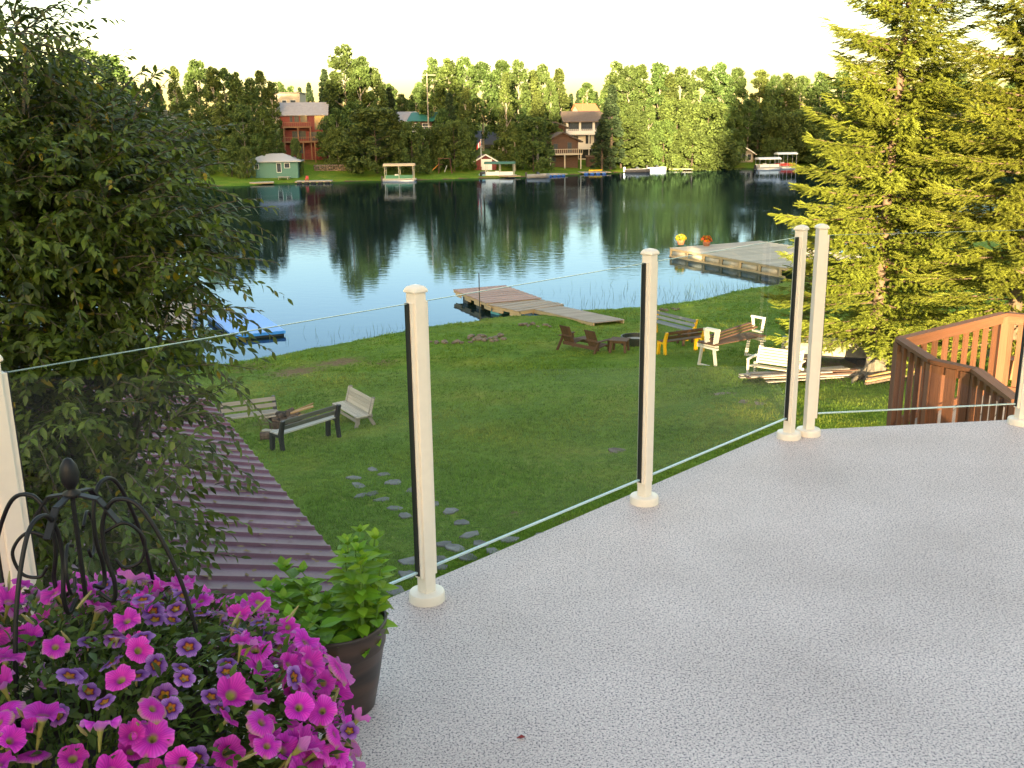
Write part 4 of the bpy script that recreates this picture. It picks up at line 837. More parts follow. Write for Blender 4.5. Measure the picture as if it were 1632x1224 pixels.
for i in range(4): KIND['poplar%d' % i] = clump_tree('poplar', 40+i, 20, lambda u, i=i: (2.9+.4*i)*(math.sin(math.pi*min(1, .25+.72*u))**.65)+.1, 120, 75, .52, 'pale', .16, (.092, .150, .044), .95)
for i in range(3): KIND['birch%d' % i] = clump_tree('birch', 50+i, 20, lambda u: 2.3*(1-u)**.6*min(1, u*4+.4)+.15, 85, 70, .48, 'pale', .18, (.112, .158, .044), .8)
for i in range(3): KIND['bush%d' % i] = clump_tree('bush', 60+i, 10, lambda u: 4.2*math.sqrt(max(0, 1-(u*.95)**2.2)), 130, 75, .42, 'dark', .05, (.098, .148, .040), .8)
for i in range(3): KIND['conifer%d' % i] = clump_tree('conifer', 70+i, 18, lambda u: 2.5*(1-u)**.85+.05, 105, 55, .55, 'dark', .08, (.048, .080, .036), .62)
far_n = [0]
LAB = {'poplar': 'tall leafy poplar in the wood along the far shore', 'birch': 'slender pale stemmed birch in the wood along the far shore', 'bush': 'broad rounded willow bush at the water of the far shore', 'conifer': 'dark pointed conifer among the far shore trees'}
def far_tree(kind, px, top, Y, wid=1.0, label=None):
    md, H = KIND[kind]; p = aty(px, top, Y); b = gz(p[0], Y); h = p[2]-b; k = kind.rstrip('0123456789'); far_n[0] += 1
    name = {'poplar': 'poplar_tree', 'birch': 'birch_tree', 'bush': 'willow_bush', 'conifer': 'conifer_tree'}[k]
    t = thing(name, label or LAB[k], 'tree' if k != 'bush' else 'bush', (p[0], Y, b), (far_n[0]*2.39) % 6.28, None if label else 'far shore '+k+' trees'); s = h/H; w = s*wid
    t.scale = (w, w, s)
    for nm, me in (('crown', md[0]), ('trunk', md[1])):
        o = link(nm, me, None, t)
        if nm == 'crown': o['kind'] = 'stuff'
YF = 1.195
rt = random.Random(77)
spec = [  # px, top, depth(before YF), kind, width
 (100, 88, 178, 'poplar0', 1.5, 'broad dark poplar at the left end of the far wood, over the willow'), (140, 84, 172, 'poplar1', 1.5), (175, 94, 175, 'poplar2', 1.3), (60, 110, 180, 'poplar3', 1.3), (20, 120, 182, 'poplar2', 1.3), (-30, 112, 180, 'poplar1', 1.4),
 (212, 130, 205, 'birch0', 1.3), (236, 132, 195, 'poplar3', 1.0), (250, 140, 215, 'poplar0', 1.1), (277, 110, 198, 'birch1', 1.2), (312, 101, 185, 'poplar2', 1.1), (338, 109, 178, 'birch2', 1.3), (355, 112, 180, 'poplar3', .95), (375, 117, 176, 'birch0', 1.2),
 (398, 128, 178, 'poplar0', .85), (414, 117, 184, 'birch1', 1.3), (432, 132, 182, 'birch2', 1.2), (350, 165, 168, 'birch0', 1.6), (385, 170, 168, 'poplar2', 1.1), (418, 172, 168, 'birch1', 1.8), (320, 172, 170, 'poplar1', 1.1), (290, 180, 172, 'poplar0', 1.2), (432, 190, 169, 'birch2', 1.8),
 (462, 140, 240, 'poplar1', 1.2), (492, 134, 235, 'conifer1', 1.3), (476, 148, 245, 'poplar2', 1.1), (516, 112, 205, 'conifer0', 1.3), (527, 130, 198, 'poplar3', .9), (546, 78, 190, 'poplar1', 1.25, 'tallest sunlit poplar rising right of the red house'), (572, 94, 188, 'poplar0', 1.05), (592, 112, 190, 'poplar2', 1.0), (535, 175, 180, 'poplar0', 1.3), (560, 165, 184, 'poplar3', 1.3),
 (620, 140, 195, 'conifer2', 1.4, 'small dark spruce standing between the tall poplar and the green roofed house'), (596, 176, 172, 'bush0', 1.5, 'wide willow bush with sunlit crown right of the red house'), (655, 198, 170, 'bush1', .95, 'conical yellow green bush on the lawn below the green roofed house'),
 (640, 152, 225, 'poplar2', 1.2), (662, 142, 222, 'poplar0', 1.1), (612, 165, 230, 'birch1', 1.3), (650, 160, 235, 'poplar3', 1.3),
 (690, 97, 200, 'poplar1', 1.0), (714, 95, 196, 'birch0', 1.5), (740, 96, 198, 'poplar2', 1.0), (768, 102, 200, 'poplar3', 1.0), (800, 100, 202, 'poplar0', 1.1), (826, 101, 198, 'poplar1', 1.0), (848, 114, 203, 'birch2', 1.2), (865, 107, 205, 'poplar2', .8), (891, 114, 206, 'birch1', 1.4), (878, 130, 200, 'poplar0', .8),
 (742, 142, 182, 'birch1', 1.1, 'narrow sunlit birch before the wood, left of the flagpole'), (806, 118, 186, 'birch2', 1.0, 'narrow sunlit birch above the red garage'), (856, 148, 186, 'birch0', 1.3), (716, 150, 184, 'conifer0', 1.3), (722, 195, 176, 'bush2', 1.1), (706, 175, 180, 'poplar3', 1.1), (745, 190, 180, 'poplar0', 1.1), (832, 175, 180, 'poplar1', 1.0), (850, 190, 178, 'bush0', 1.1), (820, 205, 177, 'birch2', 1.5), (690, 205, 178, 'bush1', 1.0), (860, 172, 190, 'poplar2', 1.0),
 (910, 150, 260, 'conifer0', 1.4), (922, 146, 265, 'conifer1', 1.4), (940, 152, 262, 'conifer2', 1.5), (950, 147, 258, 'conifer0', 1.3), (900, 160, 255, 'birch0', 1.5),
 (975, 140, 186, 'conifer1', 1.5, 'dark spruce standing right before the white house'), (960, 190, 181, 'conifer2', 1.8), (985, 104, 205, 'poplar1', 1.1), (1003, 108, 203, 'poplar3', .9), (1020, 108, 208, 'birch1', 1.5), (1052, 104, 206, 'poplar0', 1.1), (1085, 112, 208, 'poplar2', 1.0), (1068, 118, 204, 'birch0', 1.3),
 (1118, 110, 208, 'poplar3', 1.1), (1148, 106, 206, 'poplar1', 1.1), (1176, 112, 210, 'poplar0', 1.0), (1212, 113, 212, 'birch2', 1.6), (1235, 125, 210, 'poplar2', .9), (1255, 118, 212, 'birch0', 1.5), (1278, 124, 214, 'poplar3', 1.1), (1310, 120, 212, 'poplar1', 1.2), (1345, 118, 214, 'poplar2', 1.2), (1385, 125, 214, 'poplar0', 1.2), (1430, 120, 214, 'poplar3', 1.2), (1480, 125, 214, 'poplar1', 1.2), (1530, 120, 214, 'poplar2', 1.2), (1580, 122, 214, 'poplar0', 1.2), (1625, 120, 214, 'poplar3', 1.2), (1670, 118, 214, 'poplar1', 1.2),
 (1010, 165, 200, 'poplar2', 1.1), (1035, 172, 202, 'poplar0', 1.1), (1000, 185, 196, 'bush1', 1.1), (1080, 162, 197, 'bush2', 1.1, 'sunlit yellow green willow behind the pontoon dock, left of its pair'), (1130, 168, 195, 'bush0', 1.25, 'sunlit yellow green willow behind the pontoon dock, right of its pair'), (1058, 195, 194, 'bush1', 1.0), (1100, 205, 192, 'bush2', 1.2), (1030, 210, 196, 'bush0', 1.0),
 (1170, 165, 205, 'poplar1', 1.1), (1195, 160, 206, 'poplar3', 1.1), (1210, 175, 204, 'conifer0', 1.6), (1250, 183, 200, 'bush1', 1.15, 'sunlit round bush above the boat lifts on the far shore'), (1225, 165, 208, 'poplar2', 1.0), (1290, 175, 203, 'bush2', 1.4), (1330, 170, 206, 'bush0', 1.4), (1390, 180, 206, 'bush1', 1.5), (1470, 175, 206, 'bush0', 1.5), (1560, 178, 206, 'bush2', 1.5), (1640, 175, 206, 'bush1', 1.5),
 (392, 236, 162, 'bush0', .8, 'dark green bush in front of the left end of the teal cottage'), (424, 205, 168, 'poplar0', 1.5), (410, 215, 167, 'poplar2', 1.5), (522, 188, 180, 'poplar1', 1.6), (535, 205, 177, 'bush0', 1.0), (440, 215, 170, 'birch0', 2.2), (470, 222, 167, 'bush1', .45, 'grey green bush between the teal cottage and the stone wall'), (205, 170, 180, 'bush2', 1.2), (150, 180, 172, 'bush0', 1.3), (90, 170, 172, 'bush1', 1.4), (30, 175, 172, 'bush2', 1.4), (250, 210, 168, 'bush0', 1.0), (310, 215, 166, 'bush1', .9), (365, 220, 164, 'bush2', .8)]
for q in spec:
    px, top, Y, kind, wd_ = q[:5]; far_tree(kind, px, top, Y*YF, wd_, q[5] if len(q) > 5 else None)
for k in range(44):   # deeper rows of the wood
    px = -20+k*38+rt.uniform(-12, 12); far_tree(rt.choice(['poplar0', 'poplar1', 'poplar2', 'poplar3', 'conifer0', 'conifer2']), px, rt.uniform(132, 154), (228+rt.uniform(0, 30))*YF, rt.uniform(1.2, 1.7))
for k in range(70):   # shrubs that close the foot of the far wood
    px = -20+k*24.5+rt.uniform(-8, 8); Y = (186+rt.uniform(0, 22))*YF if px > 900 else (179+rt.uniform(0, 22))*YF
    if any(abs(px-c) < w for c, w in ((480, 42), (672, 34), (775, 20), (895, 30), (935, 34), (1008, 16), (1185, 22), (1208, 18))) and Y < 205*YF: Y = (206+rt.uniform(0, 15))*YF
    far_tree('bush%d' % rt.randrange(3), px, rt.uniform(196, 222), Y, rt.uniform(1.3, 1.9), 'dark shrub filling the foot of the wood on the far shore')
for o in [o for o in bpy.data.objects if o.get('label', '').startswith('dark shrub filling')]: o['group'] = 'far shore undergrowth'
# ================================================================ HOUSES ON THE FAR SHORE
pane_m = mat('window_glass', (.05, .06, .075), .08, .2, 3); frame_w = mat('white_frames', (.72, .72, .70), .5, .05); frame_d = mat('dark_frames', (.06, .045, .04), .5, .1)
def H(name, label, x0, x1, yb, ye, yr, Y, dep, roof, wm, rm, rot=0, wins=(), over=.5, cat='house', fm=None, sink=2.5, chimney=None):
    """front wall spans photo columns x0..x1 at distance Y; eave and ridge heights from rows ye, yr. wins: (u0,u1,v0,v1) on the front"""
    Y = Y*YF; pL, pR = aty(x0, (yb+ye)/2, Y), aty(x1, (yb+ye)/2, Y); Wd = pR[0]-pL[0]; xm = (x0+x1)/2; zb = aty(xm, yb, Y)[2]; hE = aty(xm, ye, Y)[2]-zb; hR = aty(xm, yr, Y+(dep/2 if roof == 'x' else 0))[2]-zb
    t = thing(name, label, cat, ((pL[0]+pR[0])/2, Y, zb), rot); h = Wd/2
    MB().box((0, dep/2, (hE-sink)/2), (Wd, dep, hE+sink)).build('wall', wm, t); o = over
    if roof == 'x':    # ridge runs along the front
        s = (hR-hE)/(dep/2); r = MB().add([(-h-o, -o, hE-s*o), (h+o, -o, hE-s*o), (h+o, dep/2, hR), (-h-o, dep/2, hR), (-h-o, dep+o, hE-s*o), (h+o, dep+o, hE-s*o)], [(0, 1, 2, 3), (3, 2, 5, 4)])
        MB().add([(-h, 0, hE), (-h, dep/2, hR-.1), (-h, dep, hE), (h, 0, hE), (h, dep/2, hR-.1), (h, dep, hE)], [(0, 1, 2), (3, 5, 4)]).build('gable', wm, t)
    elif roof == 'y':  # gable faces the lake
        s = (hR-hE)/h; r = MB().add([(-h-o, -o, hE-s*o), (0, -o, hR), (0, dep+o, hR), (-h-o, dep+o, hE-s*o), (h+o, -o, hE-s*o), (h+o, dep+o, hE-s*o)], [(0, 1, 2, 3), (1, 4, 5, 2)])
        MB().add([(-h, 0, hE), (h, 0, hE), (0, 0, hR-.1), (-h, dep, hE), (h, dep, hE), (0, dep, hR-.1)], [(0, 1, 2), (3, 5, 4)]).build('gable', wm, t)
        for sg in (-1, 1): MB().beam((sg*(h+o), -o-.05, hE-s*o-.05), (0, -o-.05, hR-.05), .1, .25).build('barge_board', fm or frame_w, t)
    elif roof == 'hip':
        r = MB().add([(-h-o, -o, hE), (h+o, -o, hE), (h+o, dep+o, hE), (-h-o, dep+o, hE), (-h*.35, dep/2, hR), (h*.35, dep/2, hR)], [(0, 1, 5, 4), (1, 2, 5), (2, 3, 4, 5), (3, 0, 4)])
    else: r = MB().box((0, dep/2, hE+.15), (Wd+o, dep+o, .3))
    ro = r.build('roof', rm, t)
    if roof != 'flat': sd_ = ro.modifiers.new('thick', 'SOLIDIFY'); sd_.thickness = .18; sd_.offset = -1
    if chimney: MB().box((h*chimney, dep*.6, hR), (.8, .8, 1.6)).build('chimney', mat('brick_chimney', (.3, .12, .08), .9, .3, 5), ro)
    for u0, u1, v0, v1 in wins:
        cx, cz, ww, hh = -h+Wd*(u0+u1)/2, hE*(v0+v1)/2, Wd*(u1-u0), hE*(v1-v0)
        w = MB().box((cx, -.03, cz), (ww, .1, hh)).build('window', fm or frame_w, t); MB().box((cx, -.09, cz), (ww-.16, .04, hh-.16)).build('pane', pane_m, w)
    t['W'] = Wd; t['hE'] = hE; del t['W'], t['hE']; return t, Wd, hE
def balcony(t, x0, x1, z, out, m, rail=1.0, posts=None, name='balcony', pm=None):
    b = MB().box(((x0+x1)/2, -out/2, z-.12), (x1-x0, out, .22)).build(name, m, t); r = MB()
    for q in ((z+rail, .09), (z+rail*.12, .07)): MB().beam((x0, -out, q[0]), (x1, -out, q[0]), .08, q[1]).build('rail', m, b)
    n = max(2, int((x1-x0)/.45))
    for k in range(n+1): MB().beam((x0+(x1-x0)*k/n, -out, z), (x0+(x1-x0)*k/n, -out, z+rail), .06, .06).build('baluster', m, b)
    for x in posts or (): MB().beam((x, -out+.1, z-7 if pm is None else z-3), (x, -out+.1, z), .22, .22).build('post', m, b)
red = mat('red_siding', (.15, .022, .018), .7, .2, 3); tan = mat('tan_stucco', (.42, .35, .27), .8, .1); greyroof = mat('grey_metal_roof', (.34, .31, .31), .5, .12, 2); brownroof = mat('brown_shingles', (.16, .12, .10), .9, .25, 4); whitew = mat('white_siding', (.66, .65, .62), .7, .06); tealw = mat('teal_paint', (.07, .18, .15), .7, .12)
brownw = mat('brown_log_wall', (.075, .042, .032), .85, .3, 3, grain=(1, 1, 8)); tealroof = mat('teal_metal_roof', (.02, .14, .11), .5, .1); whiteroof = mat('white_metal_roof', (.42, .42, .43), .5, .06); orangeroof = mat('orange_tile_roof', (.36, .13, .06), .8, .15); cedar = mat('cedar_beams', (.22, .115, .06), .8, .2)
t, w, h = H('house', 'red three storey house with grey roof and timber balconies on far shore', 448, 520, 250, 181, 163, 183, 9, 'x', red, greyroof, .12, [(.22, .28, .80, .95), (.32, .42, .80, .95), (.45, .60, .80, .95), (.75, .98, .62, .97), (.25, .55, .42, .60), (.62, .95, .35, .58), (.2, .5, .08, .3)], .6, fm=frame_d)
balcony(t, -w*.42, w*.18, h*.70, 2.2, cedar, .9, (-w*.4, -w*.1, w*.17)); balcony(t, -w*.42, w*.5, h*.36, 2.6, cedar, .9, (-w*.4, 0, w*.25, w*.48))
H('house', 'tan flat roofed building rising behind the red house', 437, 478, 176, 149, 147, 215, 8, 'flat', tan, frame_d, 0, [(.30, .48, .35, .62), (.62, .85, .35, .62)])
H('house', 'small white house glimpsed above the willow at the left', 243, 283, 200, 182, 175, 200, 7, 'y', whitew, brownroof, .5, [(.3, .6, .3, .8)])
H('cottage', 'teal cottage with white metal roof at the water below the red house', 398, 474, 276, 257, 245, 164, 6, 'hip', tealw, whiteroof, .1, [(.1, .2, .35, .8), (.56, .66, .05, .85), (.72, .84, .4, .85)], .7, 'cottage', sink=1)
t, w, h = H('house', 'green roofed house with white balcony half hidden in the trees', 655, 688, 222, 190, 179, 197, 8, 'x', brownw, tealroof, -.15, [(.15, .45, .3, .8), (.55, .9, .3, .8)], .8, chimney=-.6)
balcony(t, -w*.5, w*.9, h*.42, 3.2, whitew, 1.0, (-w*.4, w*.3, w*.85))
H('house', 'grey roofed wing left of the green roofed house', 630, 656, 222, 192, 178, 199, 8, 'x', tan, greyroof, -.1, [(.3, .6, .4, .8)], .6)
H('garage', 'small red boathouse garage with white door by the far water', 757, 791, 274, 256, 246, 178, 7, 'y', red, brownroof, .12, (), .4, 'garage', sink=1)
g, w, h = H('house', 'house with broad dark grey roof behind the red garage', 760, 797, 240, 228, 208, 205, 10, 'x', whitew, mat('dark_grey_shingle', (.13, .13, .14), .9, .2, 4), .0, [(.3, .7, .2, .8)], .6)
gar = [o for o in bpy.data.objects if o.name == 'garage'][0]; MB().box((.25, -.05, 1.35), (2.2, .1, 2.6)).build('garage_door', frame_w, gar)
for k in range(4): MB().box((.25, -.115, .45+k*.6), (2.1, .03, .55)).build('door_panel', frame_w, gar)
t, w, h = H('cabin', 'dark brown log cabin with pale balcony in front of the white house', 870, 922, 262, 223, 210, 187, 8, 'y', brownw, brownroof, .18, [(.22, .36, .55, .85), (.66, .8, .5, .9), (.1, .3, .1, .3)], .9, 'cabin', fm=frame_d)
balcony(t, -w*.5, w*.55, h*.44, 2.6, mat('pale_rail', (.50, .44, .36), .7, .1), 1.0, (-w*.45, 0, w*.5))
H('cabin', 'upper brown gabled wing behind the log cabin', 866, 902, 235, 202, 194, 194, 7, 'y', brownw, brownroof, .18, [(.15, .35, .35, .75)], .8, 'cabin', fm=frame_d)
t, w, h = H('house', 'large white house with brown roof and long balconies on far shore', 902, 970, 255, 191, 177, 200, 10, 'x', whitew, brownroof, .1, [(.05, .3, .74, .97), (.35, .62, .74, .97), (.68, .95, .74, .97), (.18, .28, .42, .6), (.46, .58, .4, .62), (.66, .8, .4, .62), (.3, .6, .04, .28)], .9, fm=frame_d)
balcony(t, -w*.5, w*.5, h*.66, 2.4, whitew, 1.0, (-w*.48, 0, w*.48)); balcony(t, -w*.35, w*.5, h*.30, 2.8, whitew, 1.0, (-w*.3, w*.1, w*.48))
H('house', 'orange roofed house peeking above the white house', 926, 956, 196, 180, 165, 245, 9, 'x', tan, orangeroof, .3, (), .6)
H('shed', 'small white shed on the far bank right of the dark spruce', 997, 1021, 263, 250, 246, 199, 4, 'flat', whitew, frame_d, .15, [(.35, .55, .05, .85)], .3, 'shed', sink=1)
H('shed', 'narrow brown shed beside the dark spruce on the far bank', 935, 950, 268, 250, 246, 190, 3, 'flat', brownw, brownroof, 0, (), .3, 'shed', sink=1)
H('cottage', 'grey gabled cottage with screened porch on far shore at right', 1163, 1200, 259, 243, 231, 203, 7, 'y', mat('grey_siding', (.30, .26, .23), .8, .15), brownroof, -.1, [(.08, .26, .2, .85), (.3, .48, .2, .85), (.52, .7, .2, .85), (.74, .92, .2, .85)], .7, 'cottage', sink=1)
H('cottage', 'brown roofed cottage just right of the grey gabled cottage', 1198, 1226, 257, 242, 231, 208, 8, 'x', brownw, brownroof, -.1, [(.2, .8, .3, .8)], .7, 'cottage', sink=1)
H('house', 'orange walled house half hidden in the trees above the cottages', 1168, 1192, 210, 192, 184, 232, 6, 'x', mat('orange_wall', (.5, .13, .04), .7, .1), brownroof, 0, [(.3, .6, .3, .8)], .5)
H('cottage', 'white lakeside cottage glimpsed through the willow at far left', 118, 152, 282, 262, 254, 160, 6, 'y', whitew, brownroof, 0, [(.3, .7, .3, .8)], .5, 'cottage', sink=1)
# retaining wall, poles, flag, slide
rw0 = aty(505, 262, 174*YF); rw = thing('stone_wall', 'low rubble retaining wall below the red house', 'wall', (rw0[0], 174*YF, gz(rw0[0], 174*YF)-.1)); rr = random.Random(6)
for k in range(54): o = blob('stone', (0, 0, 0), .36, rock, rw, 1, .2, k, (1.2, .9, .8)); o.location = (-.5+(k % 18)*.52+.15*rr.random(), .2*rr.random(), .2+.45*(k//18)); o.rotation_euler = (0, 0, rr.random()*3)
def pole(label, px, y0, y1, Y, arm=False):
    Y *= YF; a, b = aty(px, y0, Y), aty(px, y1, Y); t = thing('utility_pole', label, 'pole', (a[0], Y, a[2])); MB().tube([(0, 0, 0), (0, 0, b[2]-a[2])], [.16, .10], 8).build('mast', cedar if not arm else greywood, t)
    if arm: MB().beam((-2.0, 0, b[2]-a[2]-.5), (2.0, 0, b[2]-a[2]-.5), .13, .15).build('cross_arm', greywood, t)
pole('brown utility pole above the small white house at left', 262, 205, 130, 196); pole('tall pale utility pole with cross arm right of the green roofed house', 683, 205, 116, 196, True); pole('slim pale pole beside the orange roof', 929, 190, 158, 246)
fa, fb = aty(767, 258, 176*YF), aty(767, 222, 176*YF); fl = thing('flag_pole', 'flagpole with red and white flag beside the red garage', 'flag pole', (fa[0], 176*YF, fa[2]-1)); hh = fb[2]-fa[2]+1; MB().tube([(0, 0, 0), (0, 0, hh)], .06, 6).build('mast', frame_w, fl)
fv = [(-.05-.16*i, .08*math.sin(i*1.3), hh-.1-.85*j-.16*i) for i in range(7) for j in (0, 1)]
for k, (a, b, m_) in enumerate(((0, 2, 'flag_red'), (2, 4, 'flag_white'), (4, 6, 'flag_red'))):
    v = [(x*.9, y, hh-.1+(z-hh)*1.1) for x, y, z in fv[a*2:b*2+2]]; o = MB().add(v, [(i*2, i*2+2, i*2+3, i*2+1) for i in range(b-a)]).build('flag_panel', mat(m_, (.55, .03, .03) if 'red' in m_ else (.8, .8, .8), .8, .05), fl); o.modifiers.new('thick', 'SOLIDIFY').thickness = .02
sa_ = aty(697, 272, 172*YF); sl = thing('play_set', 'wooden play set with orange slide on the far lawn', 'play set', (sa_[0], 172*YF, gz(sa_[0], 172*YF))); MB().beam((-1.6, 0, .1), (.3, .3, 1.9), .6, .08).build('slide', mat('orange_plastic', (.7, .28, .03), .4, .05), sl)
for x in (.4, 2.6):
    for y in (-.4, .8): MB().beam((x+(.4 if x > 1 else -.1), y*1.6, 0), (x, y*.3, 3.0), .12, .12).build('leg', brownwood, sl)
MB().beam((.2, .1, 3.0), (2.8, .1, 3.0), .14, .14).build('top_beam', brownwood, sl); MB().box((.6, .4, 1.8), (1.1, 1.1, .1)).build('platform', brownwood, sl)
MB().beam((1.5, .1, .3), (2.0, .0, 1.6), .5, .06).build('swing_board', mat('pale_plastic', (.5, .5, .5), .5), sl)
# ================================================================ BOATS AND FAR DOCKS
alu = mat('aluminium', (.5, .5, .5), .35, .1, metal=.6); hullw = mat('white_hull', ()); canvas = mat('tan_canvas', (.62, .45, .28), .8, .08)
def W_(px, py): return atz(px, py, ZW)
def pontoon(label, px, py, L, rz, canopy, top=2.6, name='pontoon_boat', fence=None):
    p = W_(px, py); t = thing(name, label, 'boat', (p[0], p[1]+1.5, ZW), rz); h = L/2
    for y in (-.8, .8): MB().tube([(-h, y, .05), (h-.5, y, .05), (h, y, .3)], [.3, .3, .08], 10).build('pontoon', alu, t, True)
    MB().box((0, 0, .42), (L, 2.3, .1)).build('deck', alu, t)
    f = fence or hullw
    for y in (-1.1, 1.1): MB().box((-.1, y, .78), (L*.82, .06, .6)).build('side_panel', f, t)
    for x in (-h*.8, h*.72): MB().box((x, 0, .78), (.06, 2.1, .6)).build('end_panel', f, t)
    MB().box((-h*.2, .5, .85), (.7, .6, .8)).build('console', hullw, t); MB().box((h*.45, -.6, .7), (1.4, .6, .5)).build('seat', canvas, t); MB().box((-h*.6, -.6, .7), (1.2, .6, .5)).build('seat', canvas, t)
    MB().box((-h-.2, 0, .5), (.4, .4, .9)).build('outboard_motor', blackres, t)
    if canopy:
        v = []; n = 9
        for i in range(n): a = math.pi*i/(n-1); v += [(-h*.95, -1.35*math.cos(a), top-.35+.45*math.sin(a)), (h*.95, -1.35*math.cos(a), top-.35+.45*math.sin(a))]
        o = MB().add(v, [(2*i, 2*i+2, 2*i+3, 2*i+1) for i in range(n-1)]+[tuple(range(0, 2*n, 2)), tuple(range(2*n-1, 0, -2))]).build('canopy', canopy, t); o.modifiers.new('thick', 'SOLIDIFY').thickness = .05
        for x in (-h*.85, 0, h*.85):
            for y in (-1.2, 1.2): MB().tube([(x, y, -.4), (x, y, top-.3)], .05, 6).build('canopy_post', alu, t)
    return t
def far_dock(label, pa, pb, wid, m, fl=None):
    a, b = W_(*pa), W_(*pb); d = dock('far_dock', label, a, b, wid, .4, m, (), 0, .35); L = float(np.hypot(*(b-a)[:2]))
    if fl:
        for k in range(int(L/1.3)): MB().tube([(.4+k*1.3, .05, .12), (1.3+k*1.3, .05, .12)], .22, 10).build('float_barrel', fl, d, True)
    return d
pontoon('pontoon boat under long tan canopy lift near the far lawn', 636, 289, 6.4, 0, canvas, 3.2, fence=mat('green_panel', (.04, .2, .11), .5))
pontoon('white pontoon boat with raised green bimini before the red garage', 797, 283, 6.6, -.1, mat('green_canvas', (.05, .14, .10), .7), 3.0)
pontoon('pontoon boat moored at the long dock below the sunlit willows', 1108, 270, 6.2, .1, mat('grey_canvas', (.25, .24, .23), .7), 2.7)
pontoon('boat on a lift under bright white cover at the far right shore', 1226, 270, 5.6, .15, mat('white_canvas', (.8, .78, .72), .6, .04), 2.5, 'lifted_boat', fence=mat('white_canvas', ()))
pontoon('boat on a lift beneath flat white roof with red cushions at far right', 1254, 268, 5.0, .1, mat('white_canvas', ()), 3.4, 'lifted_boat', fence=mat('red_cushion', (.5, .05, .04), .6))
def motorboat(label, px, py, L, rz, m, cover=None):
    p = W_(px, py); t = rowboat('motor_boat', label, (p[0], p[1]+1.2, ZW-.15), rz, L, 2.0, .85, m, False, alu)
    MB().add([(-L*.1, -.7, .8), (L*.12, -.6, .8), (L*.12, .6, .8), (-L*.1, .7, .8), (-L*.06, -.6, 1.35), (L*.0, -.5, 1.35), (L*.0, .5, 1.35), (-L*.06, .6, 1.35)], [(0, 1, 5, 4), (1, 2, 6, 5), (2, 3, 7, 6), (3, 0, 4, 7), (4, 5, 6, 7)]).build('windscreen', pane_m, t)
    MB().box((-L*.5-.1, 0, .8), (.4, .45, 1.0)).build('outboard_motor', blackres if cover is None else hullw, t)
    if cover: MB().box((-L*.12, 0, .85), (L*.6, 1.5, .25)).build('cover', cover, t)
motorboat('small silver motor boat beside the blue floated dock', 858, 284, 4.6, .1, alu); motorboat('dark covered motor boat near the white shed on far shore', 1017, 275, 5.6, .05, mat('black_hull', (.02, .02, .025), .3), mat('black_cover', (.03, .03, .035), .7))
motorboat('small rowing skiff with blue trim left of the pontoon boat by the garage', 772, 283, 3.4, 1.2, mat('pale_blue_hull', (.25, .42, .55), .4)); motorboat('low white skiff tied between the dark boat and the long dock', 1048, 272, 4.4, .1, hullw)
far_dock('pale far dock at the left, below the teal cottage', (398, 295), (437, 294), 3.5, palewood); far_dock('second pale far dock with red chair, left of the tan canopy boat', (470, 293), (528, 292), 4, palewood, mat('black_barrel', ()))
far_dock('low far dock with blue floats right of the silver motor boat', (872, 282), (905, 280), 4, palewood, blue); far_dock('far dock with blue floats and a yellow kayak', (928, 278), (974, 277), 4, palewood, blue); far_dock('long pale dock leading to the pontoon boat under the willows', (1066, 272), (1104, 272), 2.2, palewood); far_dock('short far dock right of the pontoon boat by the garage', (810, 284), (830, 283), 3, greywood)
p = W_(942, 277); rowboat('kayak', 'yellow kayak lying on the blue floated far dock', (p[0]+1.2, p[1]+2.0, ZW+.43), .3, 3.2, .7, .4, mat('yellow_kayak', (.75, .45, .03), .4)); p = W_(486, 293)
def adirondack(label, p, m, s=1.0, rz=0):
    t = thing('deck_chair', label, 'chair', p, rz); MB().box((0, 0, .4*s), (.6*s, .55*s, .06)).build('seat', m, t); MB().beam((0, .25*s, .35*s), (0, .5*s, 1.05*s), .6*s, .06, (0, 1, 0)).build('backrest', m, t)
    for x in (-.28, .28):
        for y in (-.25, .28): MB().beam((x*s, y*s, 0), (x*s, y*s, .6*s), .07, .07).build('leg', m, t)
adirondack('red chair standing on the second pale far dock', (p[0], p[1]+2, ZW+.42), mat('red_plastic', (.40, .03, .025), .5), .9)
bp2 = G(452, 281); adirondack('green garden chair before the teal cottage', (bp2[0], bp2[1], bp2[2]), mat('green_plastic', (.03, .25, .16), .5), 1.1); bp2 = G(428, 283); adirondack('white garden chair before the teal cottage', (bp2[0], bp2[1], bp2[2]), frame_w, 1.1)
tq = G(566, 270); small_table('picnic_table', 'weathered picnic table on the far lawn below the willow bush', tq, 0, 2.2, .8, greywood); tq = G(453, 286); small_table('picnic_table', 'low pale table near the water by the teal cottage', tq, 0, 2.2, .5, palewood)
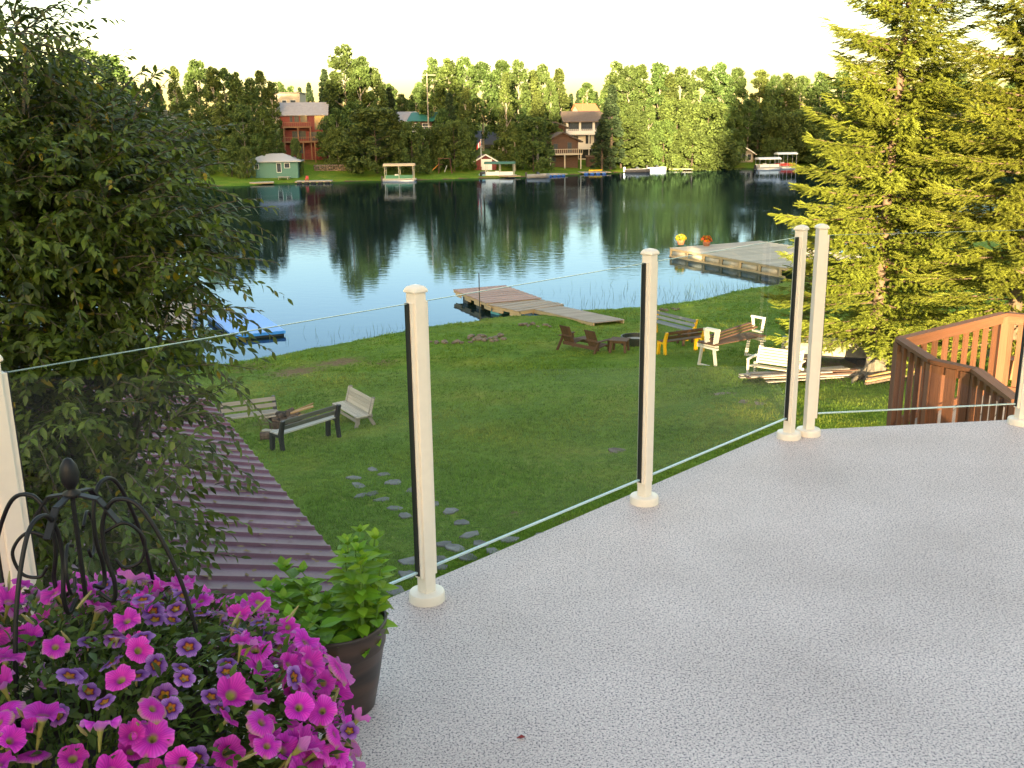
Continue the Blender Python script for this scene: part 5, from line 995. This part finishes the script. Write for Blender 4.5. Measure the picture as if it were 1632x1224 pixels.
# ================================================================ GRASS
def lawn_grass():
    n = 190000; px = RNG.uniform(-60, 1700, n); py = RNG.uniform(440, 1010, n)**1.0; d = FW+RT*((px-816)/FPX)[:, None]-UP*((py-612)/FPX)[:, None]
    z = np.full(n, -6.0)
    for _ in range(12): tt = (z-CH)/d[:, 2]; P = CAM+d*tt[:, None]; z = .5*z+.5*terrain(P[:, 0], P[:, 1])
    P[:, 2] = terrain(P[:, 0], P[:, 1]); P[:, :2] += RNG.normal(0, .1, (n, 2)); P[:, 2] = terrain(P[:, 0], P[:, 1])
    k = (P[:, 2] > ZW+.12) & (P[:, 1] < 75) & (P[:, 1] > 5.5); 
    for q, r in ((G(470, 592), 1.2), (G(540, 578), 1.0), (G(450, 668), .8), (G(1400, 585), 1.5)): k &= np.hypot(P[:, 0]-q[0], P[:, 1]-q[1]) > r*RNG.uniform(.4, 1.1, n)
    P = P[k]; n = len(P); tv = []; tf = []
    for i in range(4): a = i*1.7; c, s = math.cos(a), math.sin(a); j = len(tv); tv += [(.25*c-.10*s, .25*s+.10*c, 0), (.25*c+.10*s, .25*s-.10*c, 0), (.75*c, .75*s, 1)]; tf.append((j, j+1, j+2))
    tv = np.array(tv); a = RNG.uniform(0, 6.28, n); Rm = np.zeros((n, 3, 3)); Rm[:, 0, 0] = np.cos(a); Rm[:, 0, 1] = -np.sin(a); Rm[:, 1, 0] = np.sin(a); Rm[:, 1, 1] = np.cos(a); Rm[:, 2, 2] = 1
    dist = np.hypot(P[:, 0], P[:, 1]); sz = RNG.uniform(.6, 1.3, n); S = np.stack([.05*sz, .05*sz, .038*sz*(1+.5*wob(P[:, 0], P[:, 1], .8))], 1)*np.stack([1+np.clip(dist-12, 0, 60)/14]*2+[1+np.clip(dist-12, 0, 60)/70], 1)
    V, F = batch(tv, np.array(tf), Rm, P, S); big = .5+.5*wob(P[:, 0], P[:, 1], .33); mid = .5+.5*wob(P[:, 1], P[:, 0], 1.1); C = np.array([.145, .25, .028])[None]*(1-.30*big[:, None])+np.array([.20, .13, .035])*(big*mid**1.5)[:, None]; C = C*RNG.uniform(.6, 1.4, (n, 1))
    o = npmesh('lawn_grass', V, F, MATS.get('grass_blade') or leafmat('grass_blade', trans=.4, rough=.6, spec=.15), None, percol(C, len(tv))); o['kind'] = 'stuff'; tag(o, 'short green lawn grass between deck and lake', 'grass')
lawn_grass()
def reeds():
    T = []; 
    for (x, y), n, r in (((850, 500), 40, .7), ((1090, 478), 60, 2.0), ((1180, 462), 80, 2.0), ((950, 492), 50, 3.0), ((640, 532), 30, 2.0), ((560, 545), 30, 2.0), ((1010, 480), 60, 4.0), ((1130, 465), 70, 4.0)):
        p = atz(x, y, ZW); T += [(p[0]+random.gauss(0, r), p[1]+abs(random.gauss(0, r*.5)), ZW-.1) for _ in range(n)]
    T = np.array(T); n = len(T); D = np.stack([RNG.normal(0, .25, n), RNG.normal(0, .25, n), np.ones(n)], 1); tv = np.array([(0, -.012, 0), (0, .012, 0), (.5, .008, .02), (1, 0, .08)]); tf = np.array([[0, 1, 2, 3]])
    V, F = batch(tv, tf, frames(D, unit(n)), T, RNG.uniform(.35, .75, n)); o = npmesh('reeds', V, F, MATS['grass_blade'], None, percol(np.array([.10, .15, .03])*RNG.uniform(.6, 1.3, (n, 1)), 4)); o['kind'] = 'stuff'; tag(o, 'thin green reeds standing in the shallow water along the bank', 'reeds')
reeds()

p = atz(830, 1177, .002); tag(MB().add([(p[0]-.012, p[1], .004), (p[0], p[1]-.006, .006), (p[0]+.013, p[1]+.003, .004), (p[0]+.002, p[1]+.008, .009)], [(0, 1, 2, 3)]).build('fallen_petal', mat('dried_petal', (.22, .03, .03), .8, .3)), 'small dark red dried petal lying on the deck floor', 'petal')
